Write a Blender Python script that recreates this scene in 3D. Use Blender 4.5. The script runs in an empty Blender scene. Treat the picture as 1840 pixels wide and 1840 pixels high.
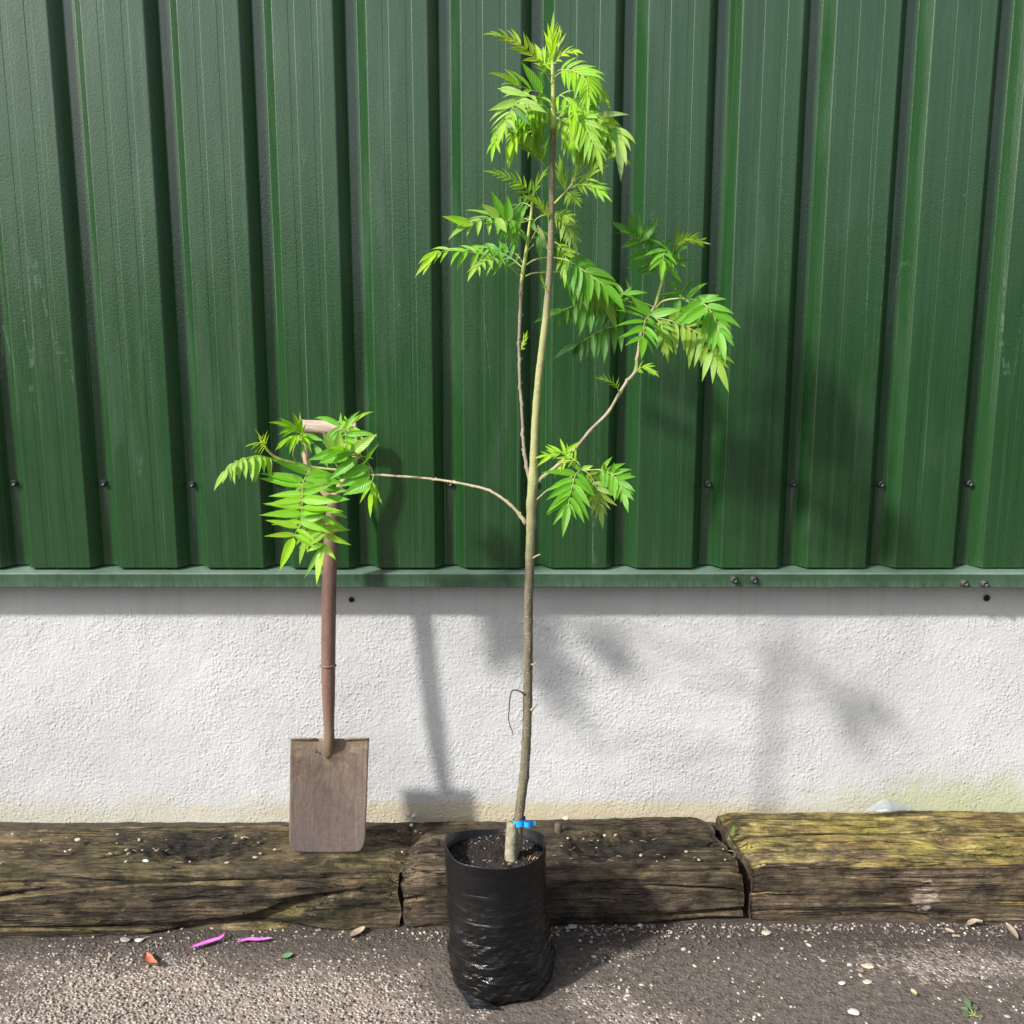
import bpy, bmesh, math, random
from mathutils import Vector, noise
random.seed(7)
R = math.radians
scene = bpy.context.scene
col = scene.collection

# ------------------------------------------------------------------ camera
CAMH = 1.40
PITCH = R(10.6)
cam = bpy.data.cameras.new('camera')
cam_ob = bpy.data.objects.new('camera', cam)
col.objects.link(cam_ob)
cam_ob.location = (0, 0, CAMH)
cam_ob.rotation_euler = (R(90) - PITCH, 0, 0)
cam.sensor_width = 36
cam.lens = 36
cam.clip_start = 0.05
cam.clip_end = 2000
scene.camera = cam_ob
scene.render.resolution_x = 1024
scene.render.resolution_y = 1024

# ------------------------------------------------------------------ sky and sun
LIGHT = Vector((1.30, 1.0, -1.20)).normalized()      # travel direction of the sunlight
to_sun = -LIGHT
elev = math.asin(to_sun.z)
world = bpy.data.worlds.new('World')
scene.world = world
world.use_nodes = True
wn = world.node_tree
wn.nodes.clear()
sky = wn.nodes.new('ShaderNodeTexSky')
sky.sky_type = 'NISHITA'
sky.sun_disc = False
sky.sun_elevation = elev
sky.sun_rotation = math.atan2(to_sun.x, to_sun.y)
sky.air_density = 1.0
sky.dust_density = 2.0
sky.ozone_density = 1.0
hs = wn.nodes.new('ShaderNodeHueSaturation')
hs.inputs['Saturation'].default_value = 0.5
bg = wn.nodes.new('ShaderNodeBackground')
bg.inputs['Strength'].default_value = 0.15
wo = wn.nodes.new('ShaderNodeOutputWorld')
wn.links.new(sky.outputs[0], hs.inputs['Color'])
wn.links.new(hs.outputs[0], bg.inputs[0])
wn.links.new(bg.outputs[0], wo.inputs[0])

sun = bpy.data.lights.new('sun', 'SUN')
sun.energy = 3.9
sun.angle = R(3.4)
sun.color = (1.0, 0.965, 0.91)
sun_ob = bpy.data.objects.new('sun', sun)
col.objects.link(sun_ob)
sun_ob.rotation_euler = LIGHT.to_track_quat('-Z', 'Y').to_euler()
sun_ob.location = (-4, -3, 5)

scene.view_settings.view_transform = 'Standard'
scene.view_settings.look = 'None'
scene.view_settings.exposure = 0.66
scene.view_settings.gamma = 1

# ------------------------------------------------------------------ geometry helpers
FWD = Vector((0, math.cos(PITCH), -math.sin(PITCH)))
UPV = Vector((0, math.sin(PITCH), math.cos(PITCH)))
RT = Vector((1, 0, 0))
def ray(px, py):
    return FWD + RT * ((px - 920) / 1840) + UPV * ((920 - py) / 1840)
def P(px, py, Y):
    d = ray(px, py)
    return Vector((0, 0, CAMH)) + d * (Y / d.y)
def G(px, py, z=0.0):
    d = ray(px, py)
    return Vector((0, 0, CAMH)) + d * ((z - CAMH) / d.z)
def lerp(a, b, t): return a + (b - a) * t
def sstep(a, b, x):
    t = max(0.0, min(1.0, (x - a) / (b - a)))
    return t * t * (3 - 2 * t)

class MB:
    def __init__(s):
        s.v, s.f, s.mi, s.sm, s.uv, s.col = [], [], [], [], {}, {}
    def vert(s, p): s.v.append(tuple(p)); return len(s.v) - 1
    def face(s, idx, m=0, smooth=True, uv=None, c=None):
        s.f.append(tuple(idx)); s.mi.append(m); s.sm.append(smooth)
        if uv: s.uv[len(s.f) - 1] = uv
        if c: s.col[len(s.f) - 1] = c
    def box(s, a, b, m=0):
        x0, y0, z0 = a; x1, y1, z1 = b
        i = [s.vert(p) for p in ((x0,y0,z0),(x1,y0,z0),(x1,y1,z0),(x0,y1,z0),(x0,y0,z1),(x1,y0,z1),(x1,y1,z1),(x0,y1,z1))]
        for q in ((0,3,2,1),(4,5,6,7),(0,1,5,4),(1,2,6,5),(2,3,7,6),(3,0,4,7)):
            s.face([i[k] for k in q], m, False)
    def tube(s, pts, rad, n=10, m=0, cap=True, smooth=True, flat=1.0, flat_axis=None, c=None, jit=0.0):
        pts = [Vector(p) for p in pts]
        rings = []
        N = None
        for i, p in enumerate(pts):
            T = (pts[min(i + 1, len(pts) - 1)] - pts[max(i - 1, 0)]).normalized()
            if N is None:
                N = flat_axis.copy() if flat_axis else (Vector((0, 0, 1)) if abs(T.z) < .9 else Vector((1, 0, 0)))
            N = (N - T * N.dot(T)).normalized()
            B = T.cross(N)
            r = rad[i] if isinstance(rad, (list, tuple)) else rad
            ring = []
            for k in range(n):
                a = 2 * math.pi * k / n
                rr = r * (1 + jit * noise.noise(Vector((math.cos(a) * 2 + p.x * 40, math.sin(a) * 2 + p.y * 40, p.z * 60))))
                ring.append(s.vert(p + N * math.cos(a) * rr * flat + B * math.sin(a) * rr))
            rings.append(ring)
        for i in range(len(rings) - 1):
            for k in range(n):
                s.face((rings[i][k], rings[i][(k + 1) % n], rings[i + 1][(k + 1) % n], rings[i + 1][k]), m, smooth, c=c)
        if cap:
            s.face(rings[0][::-1], m, smooth, c=c); s.face(rings[-1], m, smooth, c=c)
    def grid(s, fn, nu, nv, m=0, closed_u=False, smooth=True):
        idx = [[s.vert(fn(i / nu, j / nv)) for j in range(nv + 1)] for i in range(nu if closed_u else nu + 1)]
        for i in range(nu):
            for j in range(nv):
                a, b = i, (i + 1) % len(idx) if closed_u else i + 1
                s.face((idx[a][j], idx[b][j], idx[b][j + 1], idx[a][j + 1]), m, smooth, uv=((i/nu,j/nv),((i+1)/nu,j/nv),((i+1)/nu,(j+1)/nv),(i/nu,(j+1)/nv)))
        return idx
    def build(s, name, mats, parent=None, loc=None):
        me = bpy.data.meshes.new(name)
        off = Vector(loc) if loc is not None else Vector((0, 0, 0))
        me.from_pydata([tuple(Vector(p) - off) for p in s.v], [], s.f)
        if not isinstance(mats, (list, tuple)): mats = [mats]
        for m in mats: me.materials.append(m)
        me.polygons.foreach_set('material_index', s.mi)
        me.polygons.foreach_set('use_smooth', s.sm)
        if s.uv:
            ul = me.uv_layers.new(name='UVMap')
            for fi, uvs in s.uv.items():
                st = me.polygons[fi].loop_start
                for k, q in enumerate(uvs): ul.data[st + k].uv = q
        if s.col:
            ca = me.color_attributes.new('tint', 'FLOAT_COLOR', 'CORNER')
            for fi, c in s.col.items():
                p = me.polygons[fi]
                for k in range(p.loop_start, p.loop_start + p.loop_total): ca.data[k].color = (*c, 1)
        me.update()
        o = bpy.data.objects.new(name, me)
        col.objects.link(o)
        o.location = off
        if parent:
            o.parent = parent
            o.location = off - parent_world(parent)
        return o
def parent_world(p):
    w = Vector(p.location)
    while p.parent:
        p = p.parent; w += Vector(p.location)
    return w
def tag(o, label=None, cat=None, group=None, kind=None):
    if label: o['label'] = label
    if cat: o['category'] = cat
    if group: o['group'] = group
    if kind: o['kind'] = kind
    return o
def thing(name, label, cat, loc=(0, 0, 0), group=None):
    o = bpy.data.objects.new(name, None); col.objects.link(o); o.location = loc
    o.empty_display_size = 0.05
    return tag(o, label, cat, group)
def smooth_path(pts, n):
    """Catmull-Rom through pts (Vectors), n samples, roughly even."""
    q = [pts[0] * 2 - pts[1]] + list(pts) + [pts[-1] * 2 - pts[-2]]
    out = []
    dense = []
    for i in range(1, len(q) - 2):
        for k in range(24):
            t = k / 24
            p0, p1, p2, p3 = q[i - 1], q[i], q[i + 1], q[i + 2]
            dense.append(0.5 * ((2 * p1) + (p2 - p0) * t + (2 * p0 - 5 * p1 + 4 * p2 - p3) * t * t + (3 * p1 - p0 - 3 * p2 + p3) * t ** 3))
    dense.append(Vector(pts[-1]))
    L = [0]
    for a, b in zip(dense, dense[1:]): L.append(L[-1] + (b - a).length)
    j = 0
    for k in range(n):
        s = L[-1] * k / (n - 1)
        while j < len(L) - 2 and L[j + 1] < s: j += 1
        t = (s - L[j]) / max(1e-9, L[j + 1] - L[j])
        out.append(dense[j].lerp(dense[j + 1], min(1, t)))
    return out, L[-1]

# ------------------------------------------------------------------ material helpers
class M:
    def __init__(s, name, rough=0.6, metallic=0.0, spec=0.5):
        s.mat = bpy.data.materials.new(name); s.mat.use_nodes = True
        s.nt = s.mat.node_tree; s.nt.nodes.clear()
        s.out = s.nt.nodes.new('ShaderNodeOutputMaterial')
        s.b = s.nt.nodes.new('ShaderNodeBsdfPrincipled')
        s.b.inputs['Roughness'].default_value = rough
        s.b.inputs['Metallic'].default_value = metallic
        s.b.inputs['Specular IOR Level'].default_value = spec
        s.nt.links.new(s.b.outputs[0], s.out.inputs[0])
        s._co = None
    def n(s, t, **k):
        x = s.nt.nodes.new(t)
        for a, v in k.items(): setattr(x, a, v)
        return x
    def set(s, sock, v):
        if isinstance(v, bpy.types.NodeSocket): s.nt.links.new(v, sock)
        elif v is not None:
            if hasattr(sock, 'default_value') and sock.type == 'RGBA' and len(v) == 3: v = (*v, 1)
            sock.default_value = v
    @property
    def co(s):
        if s._co is None:
            g = s.n('ShaderNodeTexCoord'); s._co = g.outputs['Object']
        return s._co
    def scale(s, v, src=None, loc=(0, 0, 0), rot=(0, 0, 0)):
        m = s.n('ShaderNodeMapping'); s.set(m.inputs['Vector'], src or s.co)
        m.inputs['Scale'].default_value = v; m.inputs['Location'].default_value = loc; m.inputs['Rotation'].default_value = rot
        return m.outputs[0]
    def noise(s, sc, vec=None, det=4, rough=.55, dist=0, out=0):
        x = s.n('ShaderNodeTexNoise'); s.set(x.inputs['Vector'], vec or s.co)
        x.inputs['Scale'].default_value = sc; x.inputs['Detail'].default_value = det
        x.inputs['Roughness'].default_value = rough; x.inputs['Distortion'].default_value = dist
        return x.outputs[out]
    def vor(s, sc, vec=None, feature='F1', out='Distance', rnd=1.0):
        x = s.n('ShaderNodeTexVoronoi', feature=feature); s.set(x.inputs['Vector'], vec or s.co)
        x.inputs['Scale'].default_value = sc; x.inputs['Randomness'].default_value = rnd
        return x.outputs[out]
    def rng(s, v, a, b, c=0.0, d=1.0, smooth=False):
        x = s.n('ShaderNodeMapRange'); x.interpolation_type = 'SMOOTHSTEP' if smooth else 'LINEAR'
        s.set(x.inputs['Value'], v)
        for k, q in zip(('From Min', 'From Max', 'To Min', 'To Max'), (a, b, c, d)): x.inputs[k].default_value = q
        return x.outputs[0]
    def math(s, op, a, b=None, clamp=False):
        x = s.n('ShaderNodeMath', operation=op); x.use_clamp = clamp
        s.set(x.inputs[0], a)
        if b is not None: s.set(x.inputs[1], b)
        return x.outputs[0]
    def mix(s, f, a, b, mode='MIX'):
        x = s.n('ShaderNodeMix', data_type='RGBA', blend_type=mode); x.clamp_factor = True
        s.set(x.inputs[0], f); s.set(x.inputs[6], a); s.set(x.inputs[7], b)
        return x.outputs[2]
    def sep(s, v=None):
        x = s.n('ShaderNodeSeparateXYZ'); s.set(x.inputs[0], v or s.co); return x.outputs
    def blob(s, cx, cy, rx, ry, axes=(0, 1), soft=1.0):
        o = s.sep()
        a = s.math('DIVIDE', s.math('SUBTRACT', o[axes[0]], cx), rx)
        b = s.math('DIVIDE', s.math('SUBTRACT', o[axes[1]], cy), ry)
        d = s.math('SQRT', s.math('ADD', s.math('MULTIPLY', a, a), s.math('MULTIPLY', b, b)))
        return s.math('SUBTRACT', 1.0, d)
    def bump(s, h, dist, strength=1.0, prev=None):
        x = s.n('ShaderNodeBump'); s.set(x.inputs['Height'], h)
        x.inputs['Distance'].default_value = dist; x.inputs['Strength'].default_value = strength
        if prev: s.set(x.inputs['Normal'], prev)
        return x.outputs[0]
    def base(s, c): s.set(s.b.inputs['Base Color'], c)
    def rough(s, c): s.set(s.b.inputs['Roughness'], c)
    def normal(s, c): s.set(s.b.inputs['Normal'], c)

# green coated steel
PANS = [-1.2065, -.990, -.777, -.568, -.360, -.151, .057, .266, .474, .681, .896, 1.108]
def green_steel(name, streak=True):
    m = M(name, rough=.28, spec=.75)
    st = m.noise(1, m.scale((75, 75, 0.8)), det=5, rough=.65)
    big = m.noise(2.2, m.scale((1, 1, .5)), det=4)
    c = m.mix(m.rng(st, .35, .75), (.009, .039, .010), (.017, .060, .016))
    c = m.mix(m.rng(big, .35, .7, 0, .55), c, (.013, .052, .016))
    thin = m.noise(1, m.scale((260, 200, 1.3)), det=2, rough=.5)
    c = m.mix(m.rng(thin, .66, .76, 0, .42), c, (.12, .20, .13))
    spots = m.vor(26, m.scale((1, 1, 1)), out='Distance')
    sn = m.noise(9, det=2)
    f = m.math('MULTIPLY', m.rng(spots, .03, .05, 1, 0), m.rng(sn, .6, .66))
    c = m.mix(m.math('MULTIPLY', f, .6), c, (.3, .36, .3))
    scr = m.noise(1, m.scale((7, 7, .35)), det=3, rough=.4)
    sf = m.rng(m.math('ABSOLUTE', m.math('SUBTRACT', scr, .5)), 0, .0032, 1, 0)
    sf = m.math('MULTIPLY', sf, m.rng(m.noise(60, m.scale((.3, .3, 1)), det=2), .4, .6))
    sf = m.math('MULTIPLY', sf, m.rng(m.noise(1.7, det=1), .5, .62))
    c = m.mix(m.math('MULTIPLY', sf, .3), c, (.18, .28, .20))
    dust = m.noise(6, m.scale((2, 2, .35)), det=5)
    c = m.mix(m.rng(dust, .55, .8, 0, .3), c, (.08, .13, .085))
    m.base(c)
    m.rough(m.rng(m.noise(14, m.scale((3, 3, .3))), .3, .7, .20, .33))
    g = m.noise(250, m.scale((1, 1, .8)), det=3, rough=.6)
    m.normal(m.bump(m.noise(3.0, det=2), .004, .6, m.bump(g, .0011, .5)))
    return m
STEEL = green_steel('green_coated_steel')
# screw drip streaks + edge wear live on the sheet itself
def add_drips(m):
    o = m.sep()
    base_in = m.b.inputs['Base Color'].links[0].from_socket
    acc = None
    for i, x in enumerate(PANS):
        d = m.math('ABSOLUTE', m.math('SUBTRACT', o[0], x))
        f = m.rng(d, .002, .007, 1, 0)
        acc = f if acc is None else m.math('MAXIMUM', acc, f)
    z = m.math('MULTIPLY', m.rng(o[2], .85, 1.0, 0, 1), m.rng(o[2], 1.005, 1.008, 1, 0))
    f = m.math('MULTIPLY', acc, z)
    f = m.math('MULTIPLY', f, m.rng(m.noise(40, m.scale((3, 3, .3))), .35, .65))
    c = m.mix(m.math('MULTIPLY', f, .55), base_in, (.16, .17, .15))
    m.base(c)
add_drips(STEEL)

def flashing_mat():
    m = M('green_flashing_steel', rough=.42, spec=.5)
    st = m.noise(1, m.scale((90, 90, 6)), det=4)
    o = m.sep()
    c = m.mix(m.rng(st, .3, .75), (.020, .053, .024), (.038, .080, .042))
    low = m.rng(o[2], .764, .785, 1, 0)
    drip = m.noise(1, m.scale((170, 10, 14)), det=3)
    c = m.mix(m.math('MULTIPLY', low, m.rng(drip, .4, .6, 0, .75)), c, (.09, .14, .10))
    dust = m.noise(7, det=5)
    c = m.mix(m.rng(dust, .5, .8, 0, .4), c, (.10, .15, .115))
    top = m.rng(o[2], .7965, .7985, 0, 1)
    c = m.mix(m.math('MULTIPLY', top, m.rng(dust, .3, .7, .25, .6)), c, (.22, .32, .26))  # ledge painted paler, its sun and sky brightness put into the colour
    m.base(c)
    m.normal(m.bump(m.noise(300, det=2), .001, .4, m.bump(m.noise(5), .006, .5)))
    return m.mat
FLASH = flashing_mat()

# roughcast painted wall
def render_mat():
    m = M('white_roughcast', rough=.9, spec=.2)
    o = m.sep()
    big = m.noise(1.6, m.scale((1, 1, 1.4)), det=5, rough=.6)
    c = m.mix(m.rng(big, .35, .65), (.525, .527, .525), (.43, .432, .43))
    # diagonal greyer smears
    dg = m.noise(1, m.scale((2.2, 1, 8), rot=(0, R(-38), 0)), det=4, rough=.6)
    zone = m.rng(m.blob(.65, .38, .75, .40, (0, 2)), 0, .7, smooth=True)
    c = m.mix(m.math('MULTIPLY', m.rng(dg, .45, .62, 0, .8), zone), c, (.37, .365, .36))
    # long hairline cracks and trowel marks
    tk = m.noise(1, m.scale((3, 1, 6), rot=(0, R(-30), 0)), det=4, rough=.55)
    tf = m.math('MULTIPLY', m.rng(m.math('ABSOLUTE', m.math('SUBTRACT', tk, .5)), 0, .006, 1, 0), m.rng(m.noise(2.5, det=2), .5, .6))
    c = m.mix(m.math('MULTIPLY', tf, .4), c, (.33, .32, .31))
    # algae and damp at the foot
    n1 = m.noise(5, m.scale((1, 1, 1)), det=5, rough=.65)
    h = m.math('SUBTRACT', m.rng(o[2], .10, .235, 1, 0), m.rng(n1, .3, .75, 0, .7))
    c = m.mix(m.rng(h, 0, .5, 0, .6), c, (.42, .39, .27))
    rz = m.math('ADD', m.blob(1.18, .16, .46, .105, (0, 2)), m.rng(n1, .3, .7, -.4, .4))
    c = m.mix(m.rng(rz, 0, .6, 0, .6, True), c, (.36, .40, .20))
    rz2 = m.math('ADD', m.blob(.1, .14, 1.0, .035, (0, 2)), m.rng(n1, .3, .7, -.5, .4))
    c = m.mix(m.rng(rz2, 0, .6, 0, .6, True), c, (.46, .38, .22))
    # greyer band just under the flashing
    t = m.rng(o[2], .66, .76, 0, 1)
    c = m.mix(m.math('MULTIPLY', t, m.rng(m.noise(12, det=4), .3, .7, .05, .3)), c, (.40, .38, .35))
    dr = m.math('MULTIPLY', m.rng(m.noise(1, m.scale((34, 10, 1.2)), det=4, rough=.6), .52, .7), m.rng(o[2], .42, .74, 0, .22))
    c = m.mix(dr, c, (.30, .29, .26))
    # tiny dark pits
    pit = m.vor(38, out='Distance')
    pn = m.noise(11, det=2)
    pf = m.math('MULTIPLY', m.rng(pit, .05, .10, 1, 0), m.rng(pn, .56, .62))
    c = m.mix(m.math('MULTIPLY', pf, .55), c, (.2, .19, .17))
    m.base(c)
    v1 = m.vor(120, m.scale((1, 1, 1)))
    vc = m.sep(m.vor(120, m.scale((1, 1, 1)), out='Color'))
    v1 = m.rng(v1, 0, .62, 1, 0, True)
    v1 = m.math('MULTIPLY', v1, m.math('MULTIPLY', m.rng(vc[0], .25, 1, 0, 1), 2.0))
    v0 = m.rng(m.vor(52), 0, .5, 1, 0, True)
    v1 = m.math('ADD', v1, m.math('MULTIPLY', v0, m.rng(m.noise(20, det=2), .5, .6)))
    n2 = m.noise(120, det=3, rough=.6)
    n3 = m.noise(330, det=3, rough=.6)
    n4 = m.noise(16, det=3)
    pits = m.rng(m.noise(62, det=4, rough=.65), .30, .44, -1, 0)
    hh = m.math('ADD', m.math('MULTIPLY', m.rng(n2, .3, .72), .75), m.math('MULTIPLY', v1, .42))
    hh = m.math('ADD', hh, m.math('MULTIPLY', pits, .5))
    hh = m.math('ADD', hh, m.math('MULTIPLY', n3, .35))
    sm = m.rng(m.noise(7, det=3), .42, .6, .55, 1)
    hh = m.math('MULTIPLY', hh, m.math('MULTIPLY', sm, m.rng(o[2], .66, .70, 1, .45)))
    m.normal(m.bump(n4, .006, .5, m.bump(hh, .0026, .7)))
    return m.mat
RENDER = render_mat()

def ground_mat():
    m = M('worn_asphalt', rough=.88, spec=.3)
    co = m.co
    cell = m.vor(118, out='Color')
    cd = m.vor(118, out='Distance')
    edge = m.vor(118, feature='DISTANCE_TO_EDGE')
    cs = m.sep(cell)
    big = m.noise(3.0, det=5, rough=.6)
    fine = m.noise(60, det=4)
    binder = m.mix(m.rng(fine, .3, .7), (.058, .048, .041), (.145, .120, .101))
    # share of bare aggregate: worn area lower left, small worn spots elsewhere
    w1 = m.blob(-.66, 1.78, .92, .30)
    w2 = m.blob(.235, 2.085, .07, .028)
    w3 = m.blob(.98, 2.05, .26, .09)
    wn = m.rng(big, .3, .7, -.42, .42)
    wf = m.math('ADD', w1, wn)
    wear = m.rng(wf, -.05, .45, smooth=True)
    nn = m.rng(m.noise(30, det=4), .3, .7, -.6, .6)
    wear2 = m.math('MAXIMUM', m.rng(m.math('ADD', w2, nn), 0, .4), m.rng(m.math('ADD', w3, nn), .1, .6))
    wear = m.math('MAXIMUM', wear, m.math('MULTIPLY', wear2, .8))
    stonec = m.mix(cs[0], (.25, .20, .17), (.40, .34, .29))
    stonec = m.mix(m.rng(cs[2], .8, .85), stonec, (.42, .37, .32))
    stonec = m.mix(m.rng(cs[2], .12, .08), stonec, (.10, .085, .08))
    stone_r = m.rng(edge, .02, .12)
    thr = m.math('SUBTRACT', m.math('ADD', m.math('MULTIPLY', wear, 1.1), .03), cs[1])
    show = m.math('MULTIPLY', m.rng(thr, 0, .08), stone_r)
    binder = m.mix(m.math('MULTIPLY', wear, .75), binder, (.20, .165, .14))
    c = m.mix(show, binder, stonec)
    # damp dark dirt against the sleepers
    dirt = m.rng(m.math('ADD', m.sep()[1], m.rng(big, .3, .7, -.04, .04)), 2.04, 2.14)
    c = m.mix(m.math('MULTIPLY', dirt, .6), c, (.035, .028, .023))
    m.base(c)
    hgt = m.math('MULTIPLY', m.rng(cd, 0, .6, 1, 0), m.math('ADD', .45, m.math('MULTIPLY', show, .6)))
    hgt = m.math('ADD', hgt, m.math('MULTIPLY', fine, .3))
    m.normal(m.bump(m.noise(8), .01, .5, m.bump(hgt, .0045, 1.0)))
    return m.mat
GROUND = ground_mat()

def wood_mat(name, dark, mid, light, lichen, lich_top=0.0, pale=0.4, blackz=None, green=.3, knot=None, edge=.7, mark=None):
    m = M(name, rough=.85, spec=.25)
    o = m.sep()
    gv = m.scale((1.6, 26, 26))
    wob = m.noise(2.5, det=2, out=1)
    vadd = m.n('ShaderNodeVectorMath', operation='MULTIPLY_ADD')
    m.set(vadd.inputs[0], wob); vadd.inputs[1].default_value = (0, .9, .9); m.set(vadd.inputs[2], gv)
    gr = m.noise(1.0, vadd.outputs[0], det=6, rough=.65)
    gr2 = m.noise(3.2, vadd.outputs[0], det=5, rough=.7)
    patch = m.noise(5.5, m.scale((1, 2.2, 2.2)), det=4, rough=.6)
    c = m.mix(m.rng(gr, .3, .7), dark, mid)
    c = m.mix(m.rng(patch, .45, .7, 0, .8), c, light)
    geo = m.n('ShaderNodeNewGeometry')
    nz = m.sep(geo.outputs['Normal'])[2]
    up = m.rng(nz, .35, .85)
    # pale fibres
    pf = m.math('MULTIPLY', m.rng(gr2, .56, .72), m.rng(m.noise(4.2, m.scale((1, 3, 3), loc=(3, 0, 0)), det=3), .5, .64))
    c = m.mix(m.math('MULTIPLY', pf, min(1, pale * 1.2)), c, (.52, .43, .30))
    ew = m.math('MULTIPLY', m.rng(nz, .25, .6), m.rng(nz, .97, .85))
    ew = m.math('MULTIPLY', ew, m.rng(m.noise(5, m.scale((1, 2, 2), loc=(1, 1, 1)), det=5, rough=.7), .42, .6))
    c = m.mix(m.math('MULTIPLY', ew, edge), c, (.25, .185, .095))
    # moss / algae
    gn = m.rng(m.noise(7, m.scale((1, 1.5, 1.5), loc=(9, 2, 0)), det=5, rough=.65), .45, .65)
    c = m.mix(m.math('MULTIPLY', gn, green), c, (.050, .048, .014))
    # yellow lichen bloom on the upper face
    if lich_top:
        ln = m.noise(6, m.scale((1, 2, 2), loc=(2, 5, 1)), det=6, rough=.7)
        lf = m.math('MULTIPLY', m.rng(ln, .40, .62), up)
        c = m.mix(m.math('MULTIPLY', lf, lich_top), c, lichen)
        sp = m.math('MULTIPLY', m.rng(m.noise(38, m.scale((.4, 1.6, 1.6)), det=5, rough=.75), .52, .62), up)
        c = m.mix(m.math('MULTIPLY', sp, .7 * lich_top), c, (.50, .38, .19))
        ob = m.math('MULTIPLY', m.rng(m.noise(9, m.scale((.5, 2, 2), loc=(7, 1, 4)), det=5, rough=.7), .48, .62), up)
        c = m.mix(m.math('MULTIPLY', ob, .6 * lich_top), c, (.27, .17, .06))
    if knot:
        kb = m.math('ADD', m.blob(*knot), m.rng(m.noise(14, det=5, rough=.7), .3, .7, -.5, .5))
        c = m.mix(m.rng(kb, 0, .45, 0, .9), c, (.022, .019, .015))
    if mark:
        kb = m.math('ADD', m.blob(*mark, axes=(0, 2)), m.rng(m.noise(60, m.scale((.4, 1, 1)), det=4, rough=.7), .3, .7, -.7, .7))
        c = m.mix(m.rng(kb, 0.0, .25, 0, .9), c, (.46, .37, .29))
    mo = m.noise(26, m.scale((.6, 1, 1), loc=(5, 5, 5)), det=6, rough=.75)
    c = m.mix(m.rng(mo, .40, .58), m.mix(1.0, c, (.5, .5, .5), 'MULTIPLY'), m.mix(1.0, c, (1.5, 1.5, 1.5), 'MULTIPLY'))
    # open cracks, the shade inside them painted near-black
    cr = m.noise(1.0, m.scale((1.1, 30, 30), loc=(4, 1, 2)), det=3, rough=.5, dist=.6)
    cf = m.rng(m.math('ABSOLUTE', m.math('SUBTRACT', cr, .5)), 0, .014, 1, 0)
    cf = m.math('MULTIPLY', cf, m.rng(m.noise(3, det=2), .42, .55))
    c = m.mix(m.math('MULTIPLY', cf, .85), c, (.008, .007, .006))
    m.base(c)
    fb = m.noise(1, m.scale((14, 260, 260)), det=4, rough=.7)
    c = m.mix(m.rng(fb, .38, .62, .0, .6), m.mix(1.0, c, (.45, .45, .45), 'MULTIPLY'), m.mix(1.0, c, (1.35, 1.35, 1.3), 'MULTIPLY'))
    c = m.mix(m.math('MULTIPLY', m.rng(m.noise(90, m.scale((.25, 1, 1)), det=4, rough=.75), .60, .68), .4), c, (.30, .25, .17))
    m.base(c)
    h = m.math('ADD', gr, m.math('MULTIPLY', gr2, .6))
    h = m.math('ADD', h, m.math('MULTIPLY', fb, .35))
    h = m.math('SUBTRACT', h, m.math('MULTIPLY', cf, 1.2))
    m.normal(m.bump(m.noise(130, det=4, rough=.75), .0045, .8, m.bump(h, .010, .9)))
    return m.mat

def leaf_mat():
    m = M('leaflet', rough=.34, spec=.5)
    at = m.n('ShaderNodeVertexColor'); at.layer_name = 'tint'
    uv = m.n('ShaderNodeUVMap')
    s = m.sep(uv.outputs[0])
    u = m.math('ABSOLUTE', m.math('SUBTRACT', s[0], .5))        # 0 at midrib, .5 at edge
    rib = m.rng(u, .0, .045, 1, 0)
    vv = m.math('SUBTRACT', m.math('MULTIPLY', s[1], 26), m.math('MULTIPLY', u, 9))
    ve = m.math('SINE', m.math('MULTIPLY', vv, 2.6))
    vein = m.rng(ve, .82, 1.0, 0, 1)
    n = m.noise(90, det=3)
    c = m.mix(m.rng(n, .3, .7, 0, .35), at.outputs[0], m.mix(1.0, at.outputs[0], (.75, .86, .7), 'MULTIPLY'))
    c = m.mix(m.math('MULTIPLY', m.math('MAXIMUM', rib, m.math('MULTIPLY', vein, .35)), .45), c, (.38, .50, .16))
    geo = m.n('ShaderNodeNewGeometry')
    c = m.mix(m.math('MULTIPLY', geo.outputs['Backfacing'], .22), c, (.30, .40, .14))
    m.base(c)
    m.normal(m.bump(ve, .0005, .5))
    tr = m.n('ShaderNodeBsdfTranslucent')
    m.set(tr.inputs['Color'], m.mix(1.0, c, (1.3, 1.3, .3), 'MULTIPLY'))
    mx = m.n('ShaderNodeMixShader'); mx.inputs[0].default_value = .42
    m.nt.links.new(m.b.outputs[0], mx.inputs[1]); m.nt.links.new(tr.outputs[0], mx.inputs[2])
    m.nt.links.new(mx.outputs[0], m.out.inputs[0])
    return m.mat
LEAF = leaf_mat()
def simple(name, a, b, sc=30, rough=.6, bumpd=.001, bsc=120, spec=.4, metallic=0, vec=None, bst=.6):
    m = M(name, rough=rough, spec=spec, metallic=metallic)
    v = m.scale(vec) if vec else None
    m.base(m.mix(m.rng(m.noise(sc, v, det=5, rough=.6), .3, .7), a, b))
    m.normal(m.bump(m.noise(bsc, v, det=4), bumpd, bst))
    return m.mat
STEM = simple('green_stem', (.30, .36, .08), (.42, .46, .13), 60, .5)
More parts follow.
